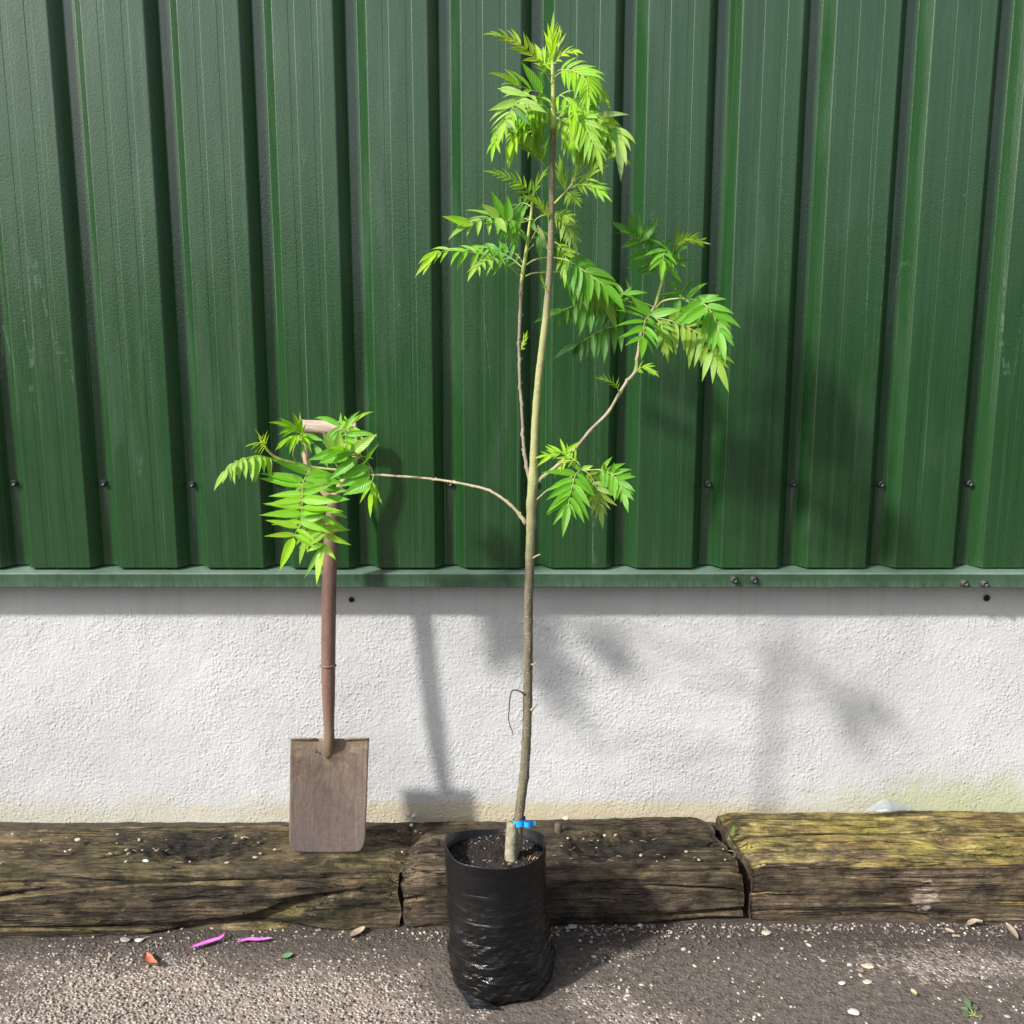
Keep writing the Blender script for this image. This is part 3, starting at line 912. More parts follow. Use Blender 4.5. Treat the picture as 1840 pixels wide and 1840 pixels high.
def bag_mesh():
    H = .312
    nu, nv = 180, 130
    def f(u, v):
        a = 2 * math.pi * u
        z = H * v
        # measured silhouettes
        cx = lerp(P(901, 1760, 2.0).x, P(890, 1525, 2.0).x, sstep(0, 1, v)) 
        r = lerp(.1085, .1065, v) + .003 * math.exp(-((v - .16) / .12) ** 2) - .010 * (1 - sstep(0, .07, v))
        ry = r * lerp(1.0, .93, v)
        ca, sa = math.cos(a), math.sin(a)
        q = Vector((ca * 1.0, sa * 1.0, 0))
        low = max(.12, 1 - sstep(.15, .9, v))
        g = noise.noise(Vector((ca * .8, sa * .8, z * 24 + ca * 1.5))) * .0055 * low
        g += noise.noise(Vector((ca * 1.5 + 4, sa * 1.5, z * 60 - ca * 3))) * .0030 * low
        rd = 1 - abs(noise.noise(Vector((ca * 1.0 + 9, sa * 1.0, z * 34 + sa * 2 + ca * 3)))) * 4
        g += max(0, rd) * .0032 * low
        rd2 = 1 - abs(noise.noise(Vector((ca * 1.4 + 2, sa * 1.4 + 5, z * 62 - ca * 5)))) * 4
        g += max(0, rd2) * .0020 * low
        g += noise.noise(Vector((ca * 2, sa * 2, z * 7))) * .003
        g += .0011 * math.exp(-((a - 4.13) / .022) ** 2)
        x = cx + ca * (r + g); y = BC.y + sa * (ry + g)
        zz = z
        if v > .9:
            zz += (v - .9) / .1 * (.004 * math.sin(a * 2 + 1) + .003 * math.sin(3 * a) - .012 * max(0, sa) )
            zz += (v - .9) / .1 * .008 * math.exp(-((ca + 1) / .15) ** 2)
        return Vector((x, y, max(zz, .0015)))
    mb = MB()
    idx = mb.grid(f, nu, nv, closed_u=True)
    # inner lip
    inner = []
    for i in range(nu):
        p = Vector(mb.v[idx[i][nv]]); c = Vector((BC.x, BC.y, p.z)); d = (c - p).normalized()
        inner.append([mb.vert(p + d * .0014 + Vector((0, 0, -.0002))), mb.vert(p + d * .0045 - Vector((0, 0, .055)))])
    for i in range(nu):
        j = (i + 1) % nu
        mb.face((idx[i][nv], idx[j][nv], inner[j][0], inner[i][0]))
        mb.face((inner[i][0], inner[j][0], inner[j][1], inner[i][1]))
    mb.face([idx[i][0] for i in range(nu)][::-1], 0, False)
    mb.build('bag', BAGM, bag)
    # folded corner flap
    mb = MB()
    p0, p1, p2, p3 = G(822, 1778, .03), G(846, 1812, .004), G(905, 1815, .004), G(870, 1798, .02)
    p0.z = .035; 
    def ff(u, v):
        a = p0.lerp(p3, u); b = p1.lerp(p2, u)
        q = a.lerp(b, v); q.z = max(.003, q.z + .004 * noise.noise(q * 60)); q.y -= .0
        return q
    g1 = mb.grid(ff, 12, 12)
    g2 = [[mb.vert(Vector(mb.v[i]) + Vector((0, .0012, -.0008))) for i in rw] for rw in g1]
    for i in range(12):
        for j in range(12): mb.face((g2[i][j], g2[i][j + 1], g2[i + 1][j + 1], g2[i + 1][j]))
    mb.build('base_fold', BAGM, bag)
    # compost
    mb = MB()
    SZ = .283
    def sf(u, v):
        a = 2 * math.pi * u; r = .1015 * v
        x = P(890, 1525, 2.0).x + math.cos(a) * r; y = BC.y + math.sin(a) * r * .93
        return Vector((x, y, SZ - .004 * v + .006 * noise.noise(Vector((x * 40, y * 40, 0))) + .004 * noise.noise(Vector((x * 120, y * 120, 0)))))
    mb.grid(sf, 120, 44, closed_u=True)
    for k in range(2600):
        a = random.uniform(0, 6.28); r = .1 * math.sqrt(random.random())
        x = P(890, 1525, 2.0).x + math.cos(a) * r; y = BC.y + math.sin(a) * r * .93
        crumbs(mb, Vector((x, y, SZ - .003 + .006 * noise.noise(Vector((x * 40, y * 40, 0))))), random.uniform(.0008, .0034), 1.1, 0 if random.random() < .93 else 1)
    mb.build('compost', [simple('compost', (.006, .004, .004), (.024, .017, .014), 150, .85, .002, 300), simple('compost_fleck', (.12, .09, .07), (.25, .21, .18), 90, .8)], bag)
bag_mesh()
# bark chip on the compost
mb = MB()
for q in range(3):
    p = P(950 + q * 7, 1538 + q * 3, 1.975); p.z = .288 + .002 * q
    mb.tube([p, p + Vector((.004 + q * .002, .001, .010 - q * .004))], [.0028, .0016], 6, flat=.4)
tag(mb.build('bark_chip', simple('orange_bark', (.35, .17, .08), (.45, .28, .17), 60, .8)), 'small orange bark chips on the compost beside the stem', 'bark chip')

# ------------------------------------------------------------------ sapling
SAPY = 2.0
base_p = P(918, 1545, SAPY); base_p.z = .275
tree = thing('sapling', 'tall thin sapling with pinnate green leaves growing in the black bag', 'sapling', tuple(base_p))
def depth_of(p): return p.y * math.cos(PITCH) + (CAMH - p.z) * math.sin(PITCH)
def limb(name, spec, mat, parent, n=60, knob=(), sides=14, jit=.10, nodes=0):
    """spec: (px, py, Y, width_px)"""
    pts = [P(a, b, c) for a, b, c, w in spec]
    rads = [w / 2 / 1840 * depth_of(p) for (a, b, c, w), p in zip(spec, pts)]
    sp, L = smooth_path(pts, n)
    cum = [0]
    for p, q in zip(pts, pts[1:]): cum.append(cum[-1] + (q - p).length)
    rr = []
    for k in range(n):
        s = cum[-1] * k / (n - 1)
        for i in range(len(pts) - 1):
            if s <= cum[i + 1] + 1e-9:
                rr.append(lerp(rads[i], rads[i + 1], (s - cum[i]) / (cum[i + 1] - cum[i]))); break
    for (ky, kw, ka) in knob:
        for k in range(n):
            zz = P(930, ky, SAPY).z
            rr[k] *= 1 + ka * math.exp(-((sp[k].z - zz) / kw) ** 2)
    if nodes:
        for q in range(nodes):
            k0 = int((q + .5 + random.uniform(-.25, .25)) / nodes * (n - 1))
            for k in range(max(0, k0 - 1), min(n, k0 + 2)): rr[k] *= 1.22 if k == k0 else 1.08
            sp[k0] = sp[k0] + Vector((random.uniform(-1, 1), random.uniform(-1, 1), random.uniform(-1, 1))) * rr[k0] * .45
    mb = MB(); mb.tube(sp, rr, sides, jit=jit)
    if nodes:
        for q in range(nodes):
            k0 = min(n - 2, max(1, int((q + .5) / nodes * (n - 1))))
            T = (sp[k0 + 1] - sp[k0 - 1]).normalized()
            ax = T.cross(Vector((random.uniform(-1, 1), random.uniform(-1, 1), .3))).normalized()
            r0 = rr[k0]
            mb.tube([sp[k0] + ax * r0 * .5, sp[k0] + ax * r0 * 1.25 + T * r0 * .5, sp[k0] + ax * r0 * 1.5 + T * r0 * 1.5], [r0 * .5, r0 * .42, r0 * .1], 6)
    return mb.build(name, mat, parent), sp
trunk_lo = [(921, 1545, 2.0, 18), (927, 1520, 2.0, 19), (930, 1500, 2.0, 19), (932, 1470, 2.0, 17.5), (937, 1430, 2.0, 17.5), (943, 1380, 2.0, 17), (947, 1300, 2.0, 16.5), (949, 1200, 2.0, 16.5), (949, 1120, 2.0, 16), (951, 1050, 2.0, 16), (953, 980, 2.0, 16.5), (955, 900, 2.0, 17), (958, 862, 2.0, 16), (960, 800, 2.0, 14), (963, 740, 2.0, 13.5), (968, 680, 2.0, 13), (975, 620, 2.0, 13), (982, 560, 2.0, 12.5), (987, 500, 2.0, 12), (990, 440, 2.0, 12), (991, 380, 2.0, 11.5), (991, 320, 2.0, 11), (993, 260, 2.0, 11), (994, 232, 2.0, 11)]
trunk, tpath = limb('trunk', trunk_lo, BARK, tree, n=260, knob=[(862, .012, .22), (905, .010, .15), (1115, .006, .12), (1190, .008, .1), (1395, .006, .12), (1000, .006, .10), (940, .008, .12), (1255, .007, .1)])
st, _ = limb('stump', [(919, 1548, 1.99, 24), (918, 1525, 1.99, 22), (920, 1500, 1.992, 22), (919, 1478, 1.994, 17)], simple('cut_stump_bark', (.15, .135, .085), (.36, .33, .23), 55, .75, .005, 90), tree, n=14)
limb('leader_shoot', [(994, 234, 2.0, 11), (994, 200, 2.0, 9), (994, 160, 2.0, 7.5), (993, 120, 2.0, 6.5), (993, 95, 2.0, 4.5), (993, 80, 2.0, 3)], STEM, tree, n=30)
# blue tie
mb = MB()
c = P(933, 1476, 2.0)
rr0 = .0135
mb.grid(lambda u, v: Vector((c.x + math.cos(u * 6.283) * (rr0 + .0012 * noise.noise(Vector((math.cos(u*6.28)*3, math.sin(u*6.28)*3, v * 3)))), c.y + math.sin(u * 6.283) * rr0, c.z + (v - .5) * .014 + .002 * math.cos(u * 6.283))), 28, 8, closed_u=True)
mb.grid(lambda u, v: Vector((c.x + .010 + u * .024, c.y - .012 - .004 * math.sin(u * 5) , c.z + (v - .5) * (.013 - .002 * u) + .0015 * math.sin(u * 9 + v * 3))), 12, 6)
mb.grid(lambda u, v: Vector((c.x + .010 + u * .024, c.y - .0112 - .004 * math.sin(u * 5), c.z + (v - .5) * (.013 - .002 * u) + .0015 * math.sin(u * 9 + v * 3))), 12, 6)
o = mb.build('tie', simple('blue_tape', (.01, .22, .72), (.02, .36, .85), 40, .35, .001, 60), tree); o['label'] = 'bright blue tape tied round the stem base'
# buds, dead twig
limb('dead_twig', [(944, 1250, 1.995, 3.5), (936, 1243, 1.985, 3), (922, 1240, 1.98, 2.6), (917, 1250, 1.975, 2.8), (915, 1275, 1.975, 2.2), (914, 1293, 1.975, 2.2), (922, 1320, 1.975, 1.4)], simple('dead_twig_bark', (.05, .04, .03), (.14, .11, .08), 90, .8), tree, n=24, sides=6)
for a in ([(955, 1194, 1.99, 4.5), (960, 1194, 1.985, 3), (964, 1190, 1.98, 2.5)], [(955, 1276, 1.99, 6), (959, 1272, 1.985, 4), (964, 1266, 1.98, 2)], [(958, 1003, 1.99, 4), (964, 999, 1.985, 3.4), (971, 996, 1.98, 2.2)]):
    limb('bud', a, BARK2, tree, n=8, sides=6)

# branches
bl_left, _ = limb('branch', [(945, 942, 2.0, 9), (938, 930, 2.0, 6.5), (915, 905, 2.01, 5.2), (880, 882, 2.03, 4.8), (840, 871, 2.06, 4.4), (780, 861, 2.10, 4.2), (720, 856, 2.13, 4.2), (668, 853, 2.15, 4)], BARK2, tree, n=60, sides=10, nodes=9)
bl_left['label'] = 'long thin branch reaching left to the spade handle'
sh, _ = limb('shoot', [(668, 853, 2.15, 3.8), (620, 846, 2.15, 4.2), (567, 840, 2.15, 5), (530, 832, 2.14, 5), (498, 823, 2.13, 5), (482, 810, 2.12, 4.5), (474, 796, 2.11, 3)], STEM, bl_left, n=30, sides=8)
bl_up, _ = limb('branch', [(952, 862, 2.005, 8), (948, 845, 2.01, 6.5), (941, 800, 2.03, 5.8), (938, 740, 2.05, 5.6), (934, 680, 2.06, 5.6), (933, 620, 2.07, 5.6), (935, 560, 2.07, 6), (937, 505, 2.07, 7)], BARK3, tree, n=60, sides=10, nodes=9)
bl_up['label'] = 'slender upright branch left of the trunk'
limb('shoot', [(937, 507, 2.07, 7), (941, 480, 2.07, 7), (946, 450, 2.07, 6.5), (951, 410, 2.07, 5.5), (955, 380, 2.07, 5), (956, 355, 2.07, 4)], STEM, bl_up, n=24, sides=8)
bl_r, _ = limb('branch', [(962, 868, 2.0, 9), (972, 860, 2.0, 7), (1000, 838, 2.01, 6.2), (1030, 810, 2.02, 5.8), (1062, 772, 2.04, 5.6), (1092, 742, 2.05, 5.6), (1110, 712, 2.06, 5.4), (1125, 688, 2.07, 6), (1141, 668, 2.08, 6.2), (1146, 640, 2.08, 6), (1152, 600, 2.08, 5), (1168, 565, 2.08, 5), (1177, 550, 2.09, 5)], BARK2, tree, n=80, sides=10, nodes=10)
bl_r['label'] = 'long branch rising to the right'
limb('shoot', [(1177, 552, 2.09, 5.5), (1186, 520, 2.09, 5.5), (1194, 492, 2.09, 5), (1204, 466, 2.09, 4), (1214, 448, 2.09, 3)], STEM, bl_r, n=20, sides=8)
bl_q, _ = limb('branch', [(960, 902, 2.0, 5), (970, 893, 1.995, 3.2), (985, 880, 1.98, 2.8), (1010, 866, 1.96, 2.8), (1030, 855, 1.95, 2.6), (1045, 845, 1.94, 2.6)], BARK2, tree, n=24, sides=8)
bl_q['label'] = 'short side twig low on the right of the trunk'
bl_m, _ = limb('branch', [(994, 368, 2.0, 4), (1004, 358, 1.99, 4), (1018, 343, 1.98, 3.6), (1030, 330, 1.975, 3)], STEM, tree, n=12, sides=8)

# ---- leaves
YEL = (.42, .64, .018); LIM = (.29, .56, .014); GRN = (.145, .42, .018); MID = (.085, .29, .025); SHADE = (.05, .17, .022); OLV = (.24, .43, .03); PALE = (.33, .54, .09)  # darkest tint has the shade of the rear leaves painted in
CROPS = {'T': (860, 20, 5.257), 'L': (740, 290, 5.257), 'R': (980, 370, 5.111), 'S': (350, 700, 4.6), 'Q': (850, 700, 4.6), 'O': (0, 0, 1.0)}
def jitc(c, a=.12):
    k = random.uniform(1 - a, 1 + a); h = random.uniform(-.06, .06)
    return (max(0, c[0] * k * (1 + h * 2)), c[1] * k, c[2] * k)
def leaflet(mb, base, d, N, L, W, bend, fold, tint, twist=0.0):
    d = d.normalized(); N = (N - d * N.dot(d)).normalized()
    ns = 12
    prof = lambda t: 2.69 * (max(t, .004) ** .5) * (max(0.0, 1 - t) ** 1.1) if t < .99 else 0
    pos = Vector(base); cur = Vector(d); rows = []
    wav = random.uniform(0, 6)
    wamp = random.uniform(.02, .07)
    for i in range(ns + 1):
        t = i / ns
        side = cur.cross(N).normalized()
        if twist: side = (side + N * twist * t).normalized()
        w = W * .5 * prof(t)
        if i == ns: w = 0
        ser = 1 + (.03 if i % 2 else -.02) * (1 if .1 < t < .9 else 0)
        row = []
        for u in (-1, -.5, 0, .5, 1):
            ww = w * (ser if abs(u) == 1 else 1)
            hgt = fold * abs(u) * w + wamp * w * math.sin(t * 14 + wav + u * 2) * abs(u)
            row.append(mb.vert(pos + side * (u * ww) + N * hgt))
        rows.append(row)
        cur = (cur + Vector((0, 0, -1)) * (bend / ns) * (.4 + 1.6 * t)).normalized()
        N = (N - cur * N.dot(cur)).normalized()
        pos = pos + cur * (L / ns)
    us = (0, .25, .5, .75, 1)
    for i in range(ns):
        for k in range(4):
            mb.face((rows[i][k], rows[i][k + 1], rows[i + 1][k + 1], rows[i + 1][k]), 0, True,
                    uv=((us[k], i / ns), (us[k + 1], i / ns), (us[k + 1], (i + 1) / ns), (us[k], (i + 1) / ns)), c=tint)
NLEAF = 0
def leaf(crop, path, pairs, L, parent, y0=None, y1=None, color=GRN, start=.15, ang=(62, 32), w=.23, droop=.25, bend=.7, nrm=(-.5, -1, .65), roll=0, fold=.4, hang=0.0, tipcol=None, sides=(1, -1), term=True, taper=.62, rad=.0011, lift=0.0):
    """one pinnate leaf: rachis through path (crop pixels), leaflets in pairs"""
    global NLEAF
    L *= 1.24 if crop == 'T' else 1.18; w *= .90; bend *= .8; pairs = round(pairs * 1.2) if pairs >= 5 else pairs; fold = min(fold, .45)
    ox, oy, sc = CROPS[crop]
    y0 = SAPY if y0 is None else y0; y1 = y0 if y1 is None else y1
    n = len(path)
    pts = [P(ox + x / sc, oy + y / sc, lerp(y0, y1, (i / (n - 1)) ** .8)) for i, (x, y) in enumerate(path)]
    sp, LEN = smooth_path(pts, 40)
    px = depth_of(sp[20]) / 1840 / sc
    L = L * px
    mb = MB()
    mb.tube(sp, [lerp(rad, rad * .45, k / 39) for k in range(40)], 6, m=1, c=color)
    N0 = Vector(nrm).normalized()
    for i in range(pairs):
        f = i / max(1, pairs - 1) if pairs > 1 else .5
        t = lerp(start, .96, f)
        for s in sides:
            tt = min(.99, max(0, t + random.uniform(-.008, .008)))
            k = int(tt * 39)
            T = (sp[min(39, k + 1)] - sp[max(0, k - 1)]).normalized()
            N = (N0 - T * N0.dot(T)).normalized()
            if roll: N = (N + T.cross(N) * math.tan(R(roll))).normalized()
            Sd = T.cross(N)
            a = R(lerp(ang[0], ang[1], f) + random.uniform(-11, 11))
            d = T * math.cos(a) + Sd * math.sin(a) * s
            d = d + Vector((0, 0, -1)) * (droop + hang) + N * (random.uniform(-.15, .12) + lift) + Vector((0, random.uniform(-.12, .12), 0))
            if hang: d = d + Vector((0, 1, 0)) * s * .25
            ll = L * (taper + (1 - taper) * math.sin(math.pi * lerp(.18, .92, f) ** .9)) * random.uniform(.74, 1.12)
            cc = jitc(color if not tipcol else tuple(lerp(a_, b_, f) for a_, b_ in zip(color, tipcol)))
            Nl = N + Sd * s * random.uniform(-.45, .2) + Vector((random.uniform(-.45, .45), 0, random.uniform(-.35, .35)))
            if hang: Nl = Vector((random.uniform(-.5, .5), -1, .25 + random.uniform(-.2, .2)))
            leaflet(mb, sp[k], d, Nl, ll, ll * w * random.uniform(.9, 1.12), bend * random.uniform(.6, 1.3), fold, cc, random.uniform(-.35, .35))
    if term:
        T = (sp[39] - sp[36]).normalized()
        N = (N0 - T * N0.dot(T)).normalized()
        leaflet(mb, sp[39], T + Vector((0, 0, -droop * .5)), N, L * .95, L * w, bend, fold, jitc(tipcol or color))
    o = mb.build('leaf', [LEAF, STEM], parent)
    NLEAF += 1
    return o
TR = tree
# crown top (crop T)
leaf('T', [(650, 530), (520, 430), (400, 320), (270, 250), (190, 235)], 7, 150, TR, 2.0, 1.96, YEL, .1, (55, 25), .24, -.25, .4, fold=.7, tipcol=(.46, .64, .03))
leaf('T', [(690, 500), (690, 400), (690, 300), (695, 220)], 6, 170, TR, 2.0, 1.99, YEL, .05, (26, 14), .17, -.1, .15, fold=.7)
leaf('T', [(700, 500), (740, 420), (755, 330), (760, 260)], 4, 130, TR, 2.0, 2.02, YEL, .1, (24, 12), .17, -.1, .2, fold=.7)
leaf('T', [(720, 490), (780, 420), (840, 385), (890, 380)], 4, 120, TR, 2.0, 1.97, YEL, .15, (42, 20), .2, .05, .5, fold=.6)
leaf('T', [(695, 650), (760, 560), (880, 560), (980, 610), (1030, 700), (1030, 800)], 9, 215, TR, 2.0, 1.90, LIM, .28, (62, 35), .2, .25, .7, nrm=(0, -1, .3))
leaf('T', [(700, 640), (800, 570), (960, 590), (1100, 680), (1190, 800)], 7, 130, TR, 2.0, 1.96, LIM, .35, (60, 30), .2, .4, .7)
leaf('T', [(690, 620), (640, 540), (600, 510), (640, 505)], 2, 160, TR, 2.0, 1.97, LIM, .4, (55, 30), .2, .1, .4, term=False)
leaf('T', [(690, 700), (655, 620), (620, 540)], 1, 100, TR, 2.0, 1.98, LIM, .8, (40, 30), .2, 0, .3)
leaf('T', [(690, 860), (600, 780), (480, 740), (360, 690)], 3, 270, TR, 2.0, 1.95, GRN, .35, (62, 38), .26, -.25, .4, tipcol=LIM)
leaf('T', [(685, 900), (600, 830), (470, 800), (360, 860), (300, 950), (250, 1060)], 5, 235, TR, 2.0, 1.86, PALE, .3, (68, 40), .25, .05, .6, lift=.1)
leaf('T', [(690, 1040), (560, 960), (400, 960), (270, 1040), (180, 1160), (150, 1260)], 8, 165, TR, 2.0, 1.93, LIM, .2, (60, 32), .22, .2, .7)
leaf('T', [(680, 1060), (600, 1010), (480, 1050), (380, 1120), (330, 1220)], 5, 210, TR, 2.0, 1.95, LIM, .3, (55, 32), .22, .4, .7, tipcol=YEL)
leaf('T', [(655, 1490), (560, 1390), (480, 1300), (400, 1200), (330, 1130)], 7, 190, TR, 2.0, 1.95, OLV, .25, (38, 22), .16, -.35, .1, fold=.8, tipcol=LIM)
leaf('T', [(600, 1420), (590, 1340), (575, 1250), (560, 1190)], 6, 180, TR, 1.99, 1.97, OLV, .05, (30, 14), .15, -.1, .1, fold=.8)
leaf('T', [(700, 860), (770, 800), (830, 830), (880, 900)], 3, 180, TR, 2.0, 1.94, LIM, .3, (50, 30), .22, .3, .6)
leaf('T', [(720, 1040), (830, 960), (960, 955), (1090, 1000), (1190, 1060), (1290, 1130), (1330, 1200)], 5, 250, TR, 2.0, 1.93, LIM, .42, (55, 38), .22, .35, .9, rad=.0016, tipcol=PALE)
leaf('T', [(725, 1100), (820, 1030), (930, 1000), (1010, 1090), (1060, 1190), (1110, 1300)], 8, 240, TR, 2.0, 1.90, LIM, .3, (62, 36), .19, .35, .8, tipcol=OLV)
leaf('T', [(730, 1220), (840, 1120), (960, 1110), (1080, 1180), (1200, 1280), (1300, 1330)], 7, 190, TR, 2.0, 1.97, OLV, .25, (60, 32), .2, .35, .7)
leaf('T', [(730, 1060), (800, 940), (900, 830), (1000, 790), (1120, 820)], 6, 200, TR, 2.01, 2.06, GRN, .25, (60, 32), .21, .4, .7)
leaf('T', [(725, 1150), (850, 1200), (960, 1270), (1040, 1380)], 6, 190, TR, 2.02, 2.05, OLV, .2, (58, 32), .21, .35, .7)
leaf('T', [(1150, 965), (1170, 966), (1190, 965)], 1, 20, TR, 1.94, 1.94, PALE, .9, (10, 8), .3, 0, 0, term=False)
def single(crop, a, b, wpx, y, c, parent, nrm=(0, -1, .3), bend=.15, fold=.35):
    ox, oy, sc = CROPS[crop]
    A = P(ox + a[0] / sc, oy + a[1] / sc, y); B = P(ox + b[0] / sc, oy + b[1] / sc, y - .01)
    m = MB(); L = (B - A).length
    leaflet(m, A, B - A, Vector(nrm), L * 1.04, 1.12 * wpx / sc / 1840 * depth_of(A), bend, fold, c)
    m.tube([A - (B - A) * .06, A, A + (B - A) * .05], [.0008, .0009, .0006], 5, m=1, c=c)
    return m.build('leaf', [LEAF, STEM], parent)
single('T', (1100, 985), (1410, 955), 55, 1.94, (.30, .42, .13), TR)
single('T', (1330, 1190), (1345, 1600), 75, 1.93, (.26, .40, .14), TR)
single('T', (310, 1230), (280, 1490), 75, 1.95, LIM, TR)
single('T', (200, 735), (490, 800), 70, 1.92, PALE, TR, bend=.05)
single('T', (370, 860), (100, 930), 75, 1.90, PALE, TR, bend=.05)
single('T', (380, 850), (640, 945), 85, 1.89, PALE, TR, bend=.1)
single('T', (330, 920), (480, 1060), 80, 1.89, (.12, .32, .10), TR)
single('T', (250, 1040), (350, 1140), 90, 1.88, (.30, .45, .2), TR)
single('T', (600, 770), (410, 490), 85, 1.97, GRN, TR, bend=.0)
single('T', (400, 720), (245, 590), 60, 1.96, OLV, TR, bend=.0)
single('T', (600, 740), (560, 560), 60, 1.98, MID, TR, bend=.0)
single('T', (1270, 1100), (1300, 1270), 60, 1.94, MID, TR)
single('T', (1320, 1330), (1200, 1400), 40, 1.94, PALE, TR)
leaf('T', [(690, 950), (600, 900), (520, 930), (440, 1010)], 6, 190, TR, 2.0, 1.96, LIM, .2, (60, 34), .22, .3, .6)
leaf('T', [(680, 1080), (620, 1060), (560, 1110), (520, 1200)], 6, 170, TR, 2.0, 2.0, OLV, .2, (50, 26), .18, .4, .5)
leaf('T', [(730, 1000), (820, 1060), (860, 1160), (880, 1260)], 6, 190, TR, 2.0, 1.95, LIM, .2, (50, 30), .18, .4, .6)
leaf('T', [(730, 950), (840, 900), (960, 900), (1080, 940)], 6, 170, TR, 2.01, 1.98, GRN, .3, (60, 34), .2, .4, .6)
leaf('T', [(1060, 1010), (1130, 1060), (1200, 1140), (1230, 1220)], 5, 180, TR, 1.97, 1.98, LIM, .1, (60, 34), .22, .3, .6)
leaf('T', [(1030, 1230), (1060, 1300), (1110, 1370), (1130, 1440)], 6, 170, TR, 1.99, 1.99, OLV, .1, (60, 30), .2, .3, .5)
leaf('T', [(690, 560), (640, 500), (600, 430)], 4, 150, TR, 2.0, 2.02, YEL, .2, (40, 22), .2, -.1, .2)
# middle twig on the right of the trunk
leaf('T', [(820, 1690), (808, 1620), (795, 1560), (788, 1520)], 6, 150, bl_m, 1.98, 1.98, OLV, .05, (30, 12), .13, -.1, .05, fold=.8)
leaf('T', [(840, 1680), (900, 1590), (930, 1500), (935, 1440)], 4, 150, bl_m, 1.98, 1.97, OLV, .3, (32, 16), .16, -.1, .1, fold=.8)
leaf('T', [(850, 1680), (960, 1620), (1060, 1560), (1120, 1470)], 4, 170, bl_m, 1.98, 1.95, OLV, .35, (40, 20), .2, -.05, .3, fold=.5)
leaf('T', [(860, 1680), (960, 1640), (1070, 1650), (1150, 1700)], 6, 150, bl_m, 1.98, 1.94, OLV, .3, (42, 22), .17, .1, .3, fold=.6, tipcol=LIM)
leaf('T', [(830, 1710), (870, 1740), (900, 1770)], 5, 130, bl_m, 1.98, 1.96, OLV, .2, (60, 22), .15, .1, .2, fold=.6)
leaf('T', [(800, 1690), (770, 1670)], 2, 70, bl_m, 1.98, 1.97, OLV, .2, (60, 30), .18, .1, .2)
# left branch (crops T and L)
leaf('T', [(520, 1800), (460, 1690), (380, 1620), (280, 1570), (180, 1540)], 7, 125, bl_up, 2.07, 2.03, LIM, .12, (52, 26), .22, -.1, .3, fold=.6)
leaf('T', [(520, 1800), (530, 1700), (560, 1620), (600, 1560)], 6, 110, bl_up, 2.07, 2.05, OLV, .25, (34, 16), .15, -.05, .1, fold=.8)
leaf('L', [(1150, 545), (1000, 585), (900, 560), (800, 530), (680, 545), (540, 600)], 6, 235, bl_up, 2.07, 1.97, GRN, .28, (65, 38), .25, .1, .5, tipcol=PALE)
single('L', (870, 545), (755, 290), 80, 1.99, GRN, bl_up, bend=0)
single('L', (915, 560), (905, 325), 80, 1.99, GRN, bl_up, bend=0)
single('L', (815, 530), (665, 405), 80, 1.98, PALE, bl_up, bend=0)
single('L', (800, 545), (900, 665), 75, 1.97, PALE, bl_up)
single('L', (985, 580), (1090, 400), 60, 2.0, GRN, bl_up, bend=0)
single('L', (560, 600), (300, 510), 75, 1.96, LIM, bl_up, bend=.1)
leaf('L', [(1090, 740), (1040, 660), (1000, 630), (930, 590), (850, 580)], 4, 210, bl_up, 2.07, 2.0, GRN, .45, (80, 60), .24, 0, .3, hang=1.4)
leaf('L', [(1025, 1085), (900, 980), (760, 900), (620, 870), (480, 850), (345, 845), (230, 865)], 7, 190, bl_up, 2.07, 1.98, GRN, .3, (64, 34), .26, .25, .6, tipcol=LIM)
single('L', (230, 870), (10, 1060), 50, 1.97, YEL, bl_up, bend=.4)
single('L', (200, 880), (95, 1065), 45, 1.97, YEL, bl_up, bend=.3)
leaf('L', [(1035, 1040), (940, 990), (840, 930), (760, 915), (680, 950), (610, 1010)], 5, 175, bl_up, 2.07, 1.94, GRN, .42, (68, 34), .26, .2, .5, tipcol=PALE)
leaf('L', [(1040, 1000), (960, 930), (880, 880), (830, 850)], 4, 120, bl_up, 2.07, 2.1, MID, .3, (70, 40), .26, -.3, .2)
leaf('L', [(1050, 960), (990, 880), (900, 850), (800, 830), (660, 810)], 5, 170, bl_up, 2.08, 2.12, GRN, .35, (60, 34), .25, .3, .5)
leaf('L', [(1140, 440), (1080, 400), (1020, 400), (960, 460)], 5, 150, bl_up, 2.08, 2.14, SHADE, .2, (65, 38), .27, .3, .5)
leaf('L', [(1120, 560), (1060, 540), (1010, 600), (960, 640)], 4, 180, bl_up, 2.08, 2.14, SHADE, .3, (65, 38), .27, .3, .5)
leaf('L', [(1300, 600), (1280, 510), (1230, 440), (1170, 390), (1110, 355)], 8, 85, bl_up, 2.0, 1.97, YEL, .25, (40, 20), .2, -.3, .1, fold=.8)
leaf('L', [(1140, 600), (1180, 540), (1260, 505), (1380, 510), (1450, 580), (1490, 670), (1520, 740)], 9, 150, bl_up, 2.07, 2.04, OLV, .45, (65, 36), .22, .2, .5, tipcol=(.32, .48, .10))
leaf('L', [(1300, 480), (1370, 500), (1440, 510), (1480, 530)], 5, 120, bl_up, 2.04, 2.0, (.26, .44, .04), .3, (45, 25), .2, 0, .4)
leaf('L', [(1100, 790), (1150, 700), (1190, 630), (1200, 700)], 2, 220, bl_up, 2.07, 2.05, MID, .6, (40, 30), .24, .5, .5)
single('L', (1195, 620), (1300, 860), 40, 2.04, (.34, .42, .14), bl_up)
single('L', (1160, 720), (1230, 890), 60, 2.08, SHADE, bl_up)
leaf('L', [(1090, 850), (1180, 760), (1280, 700), (1380, 760), (1440, 840)], 6, 200, bl_up, 2.08, 2.12, SHADE, .35, (62, 36), .25, .35, .6)
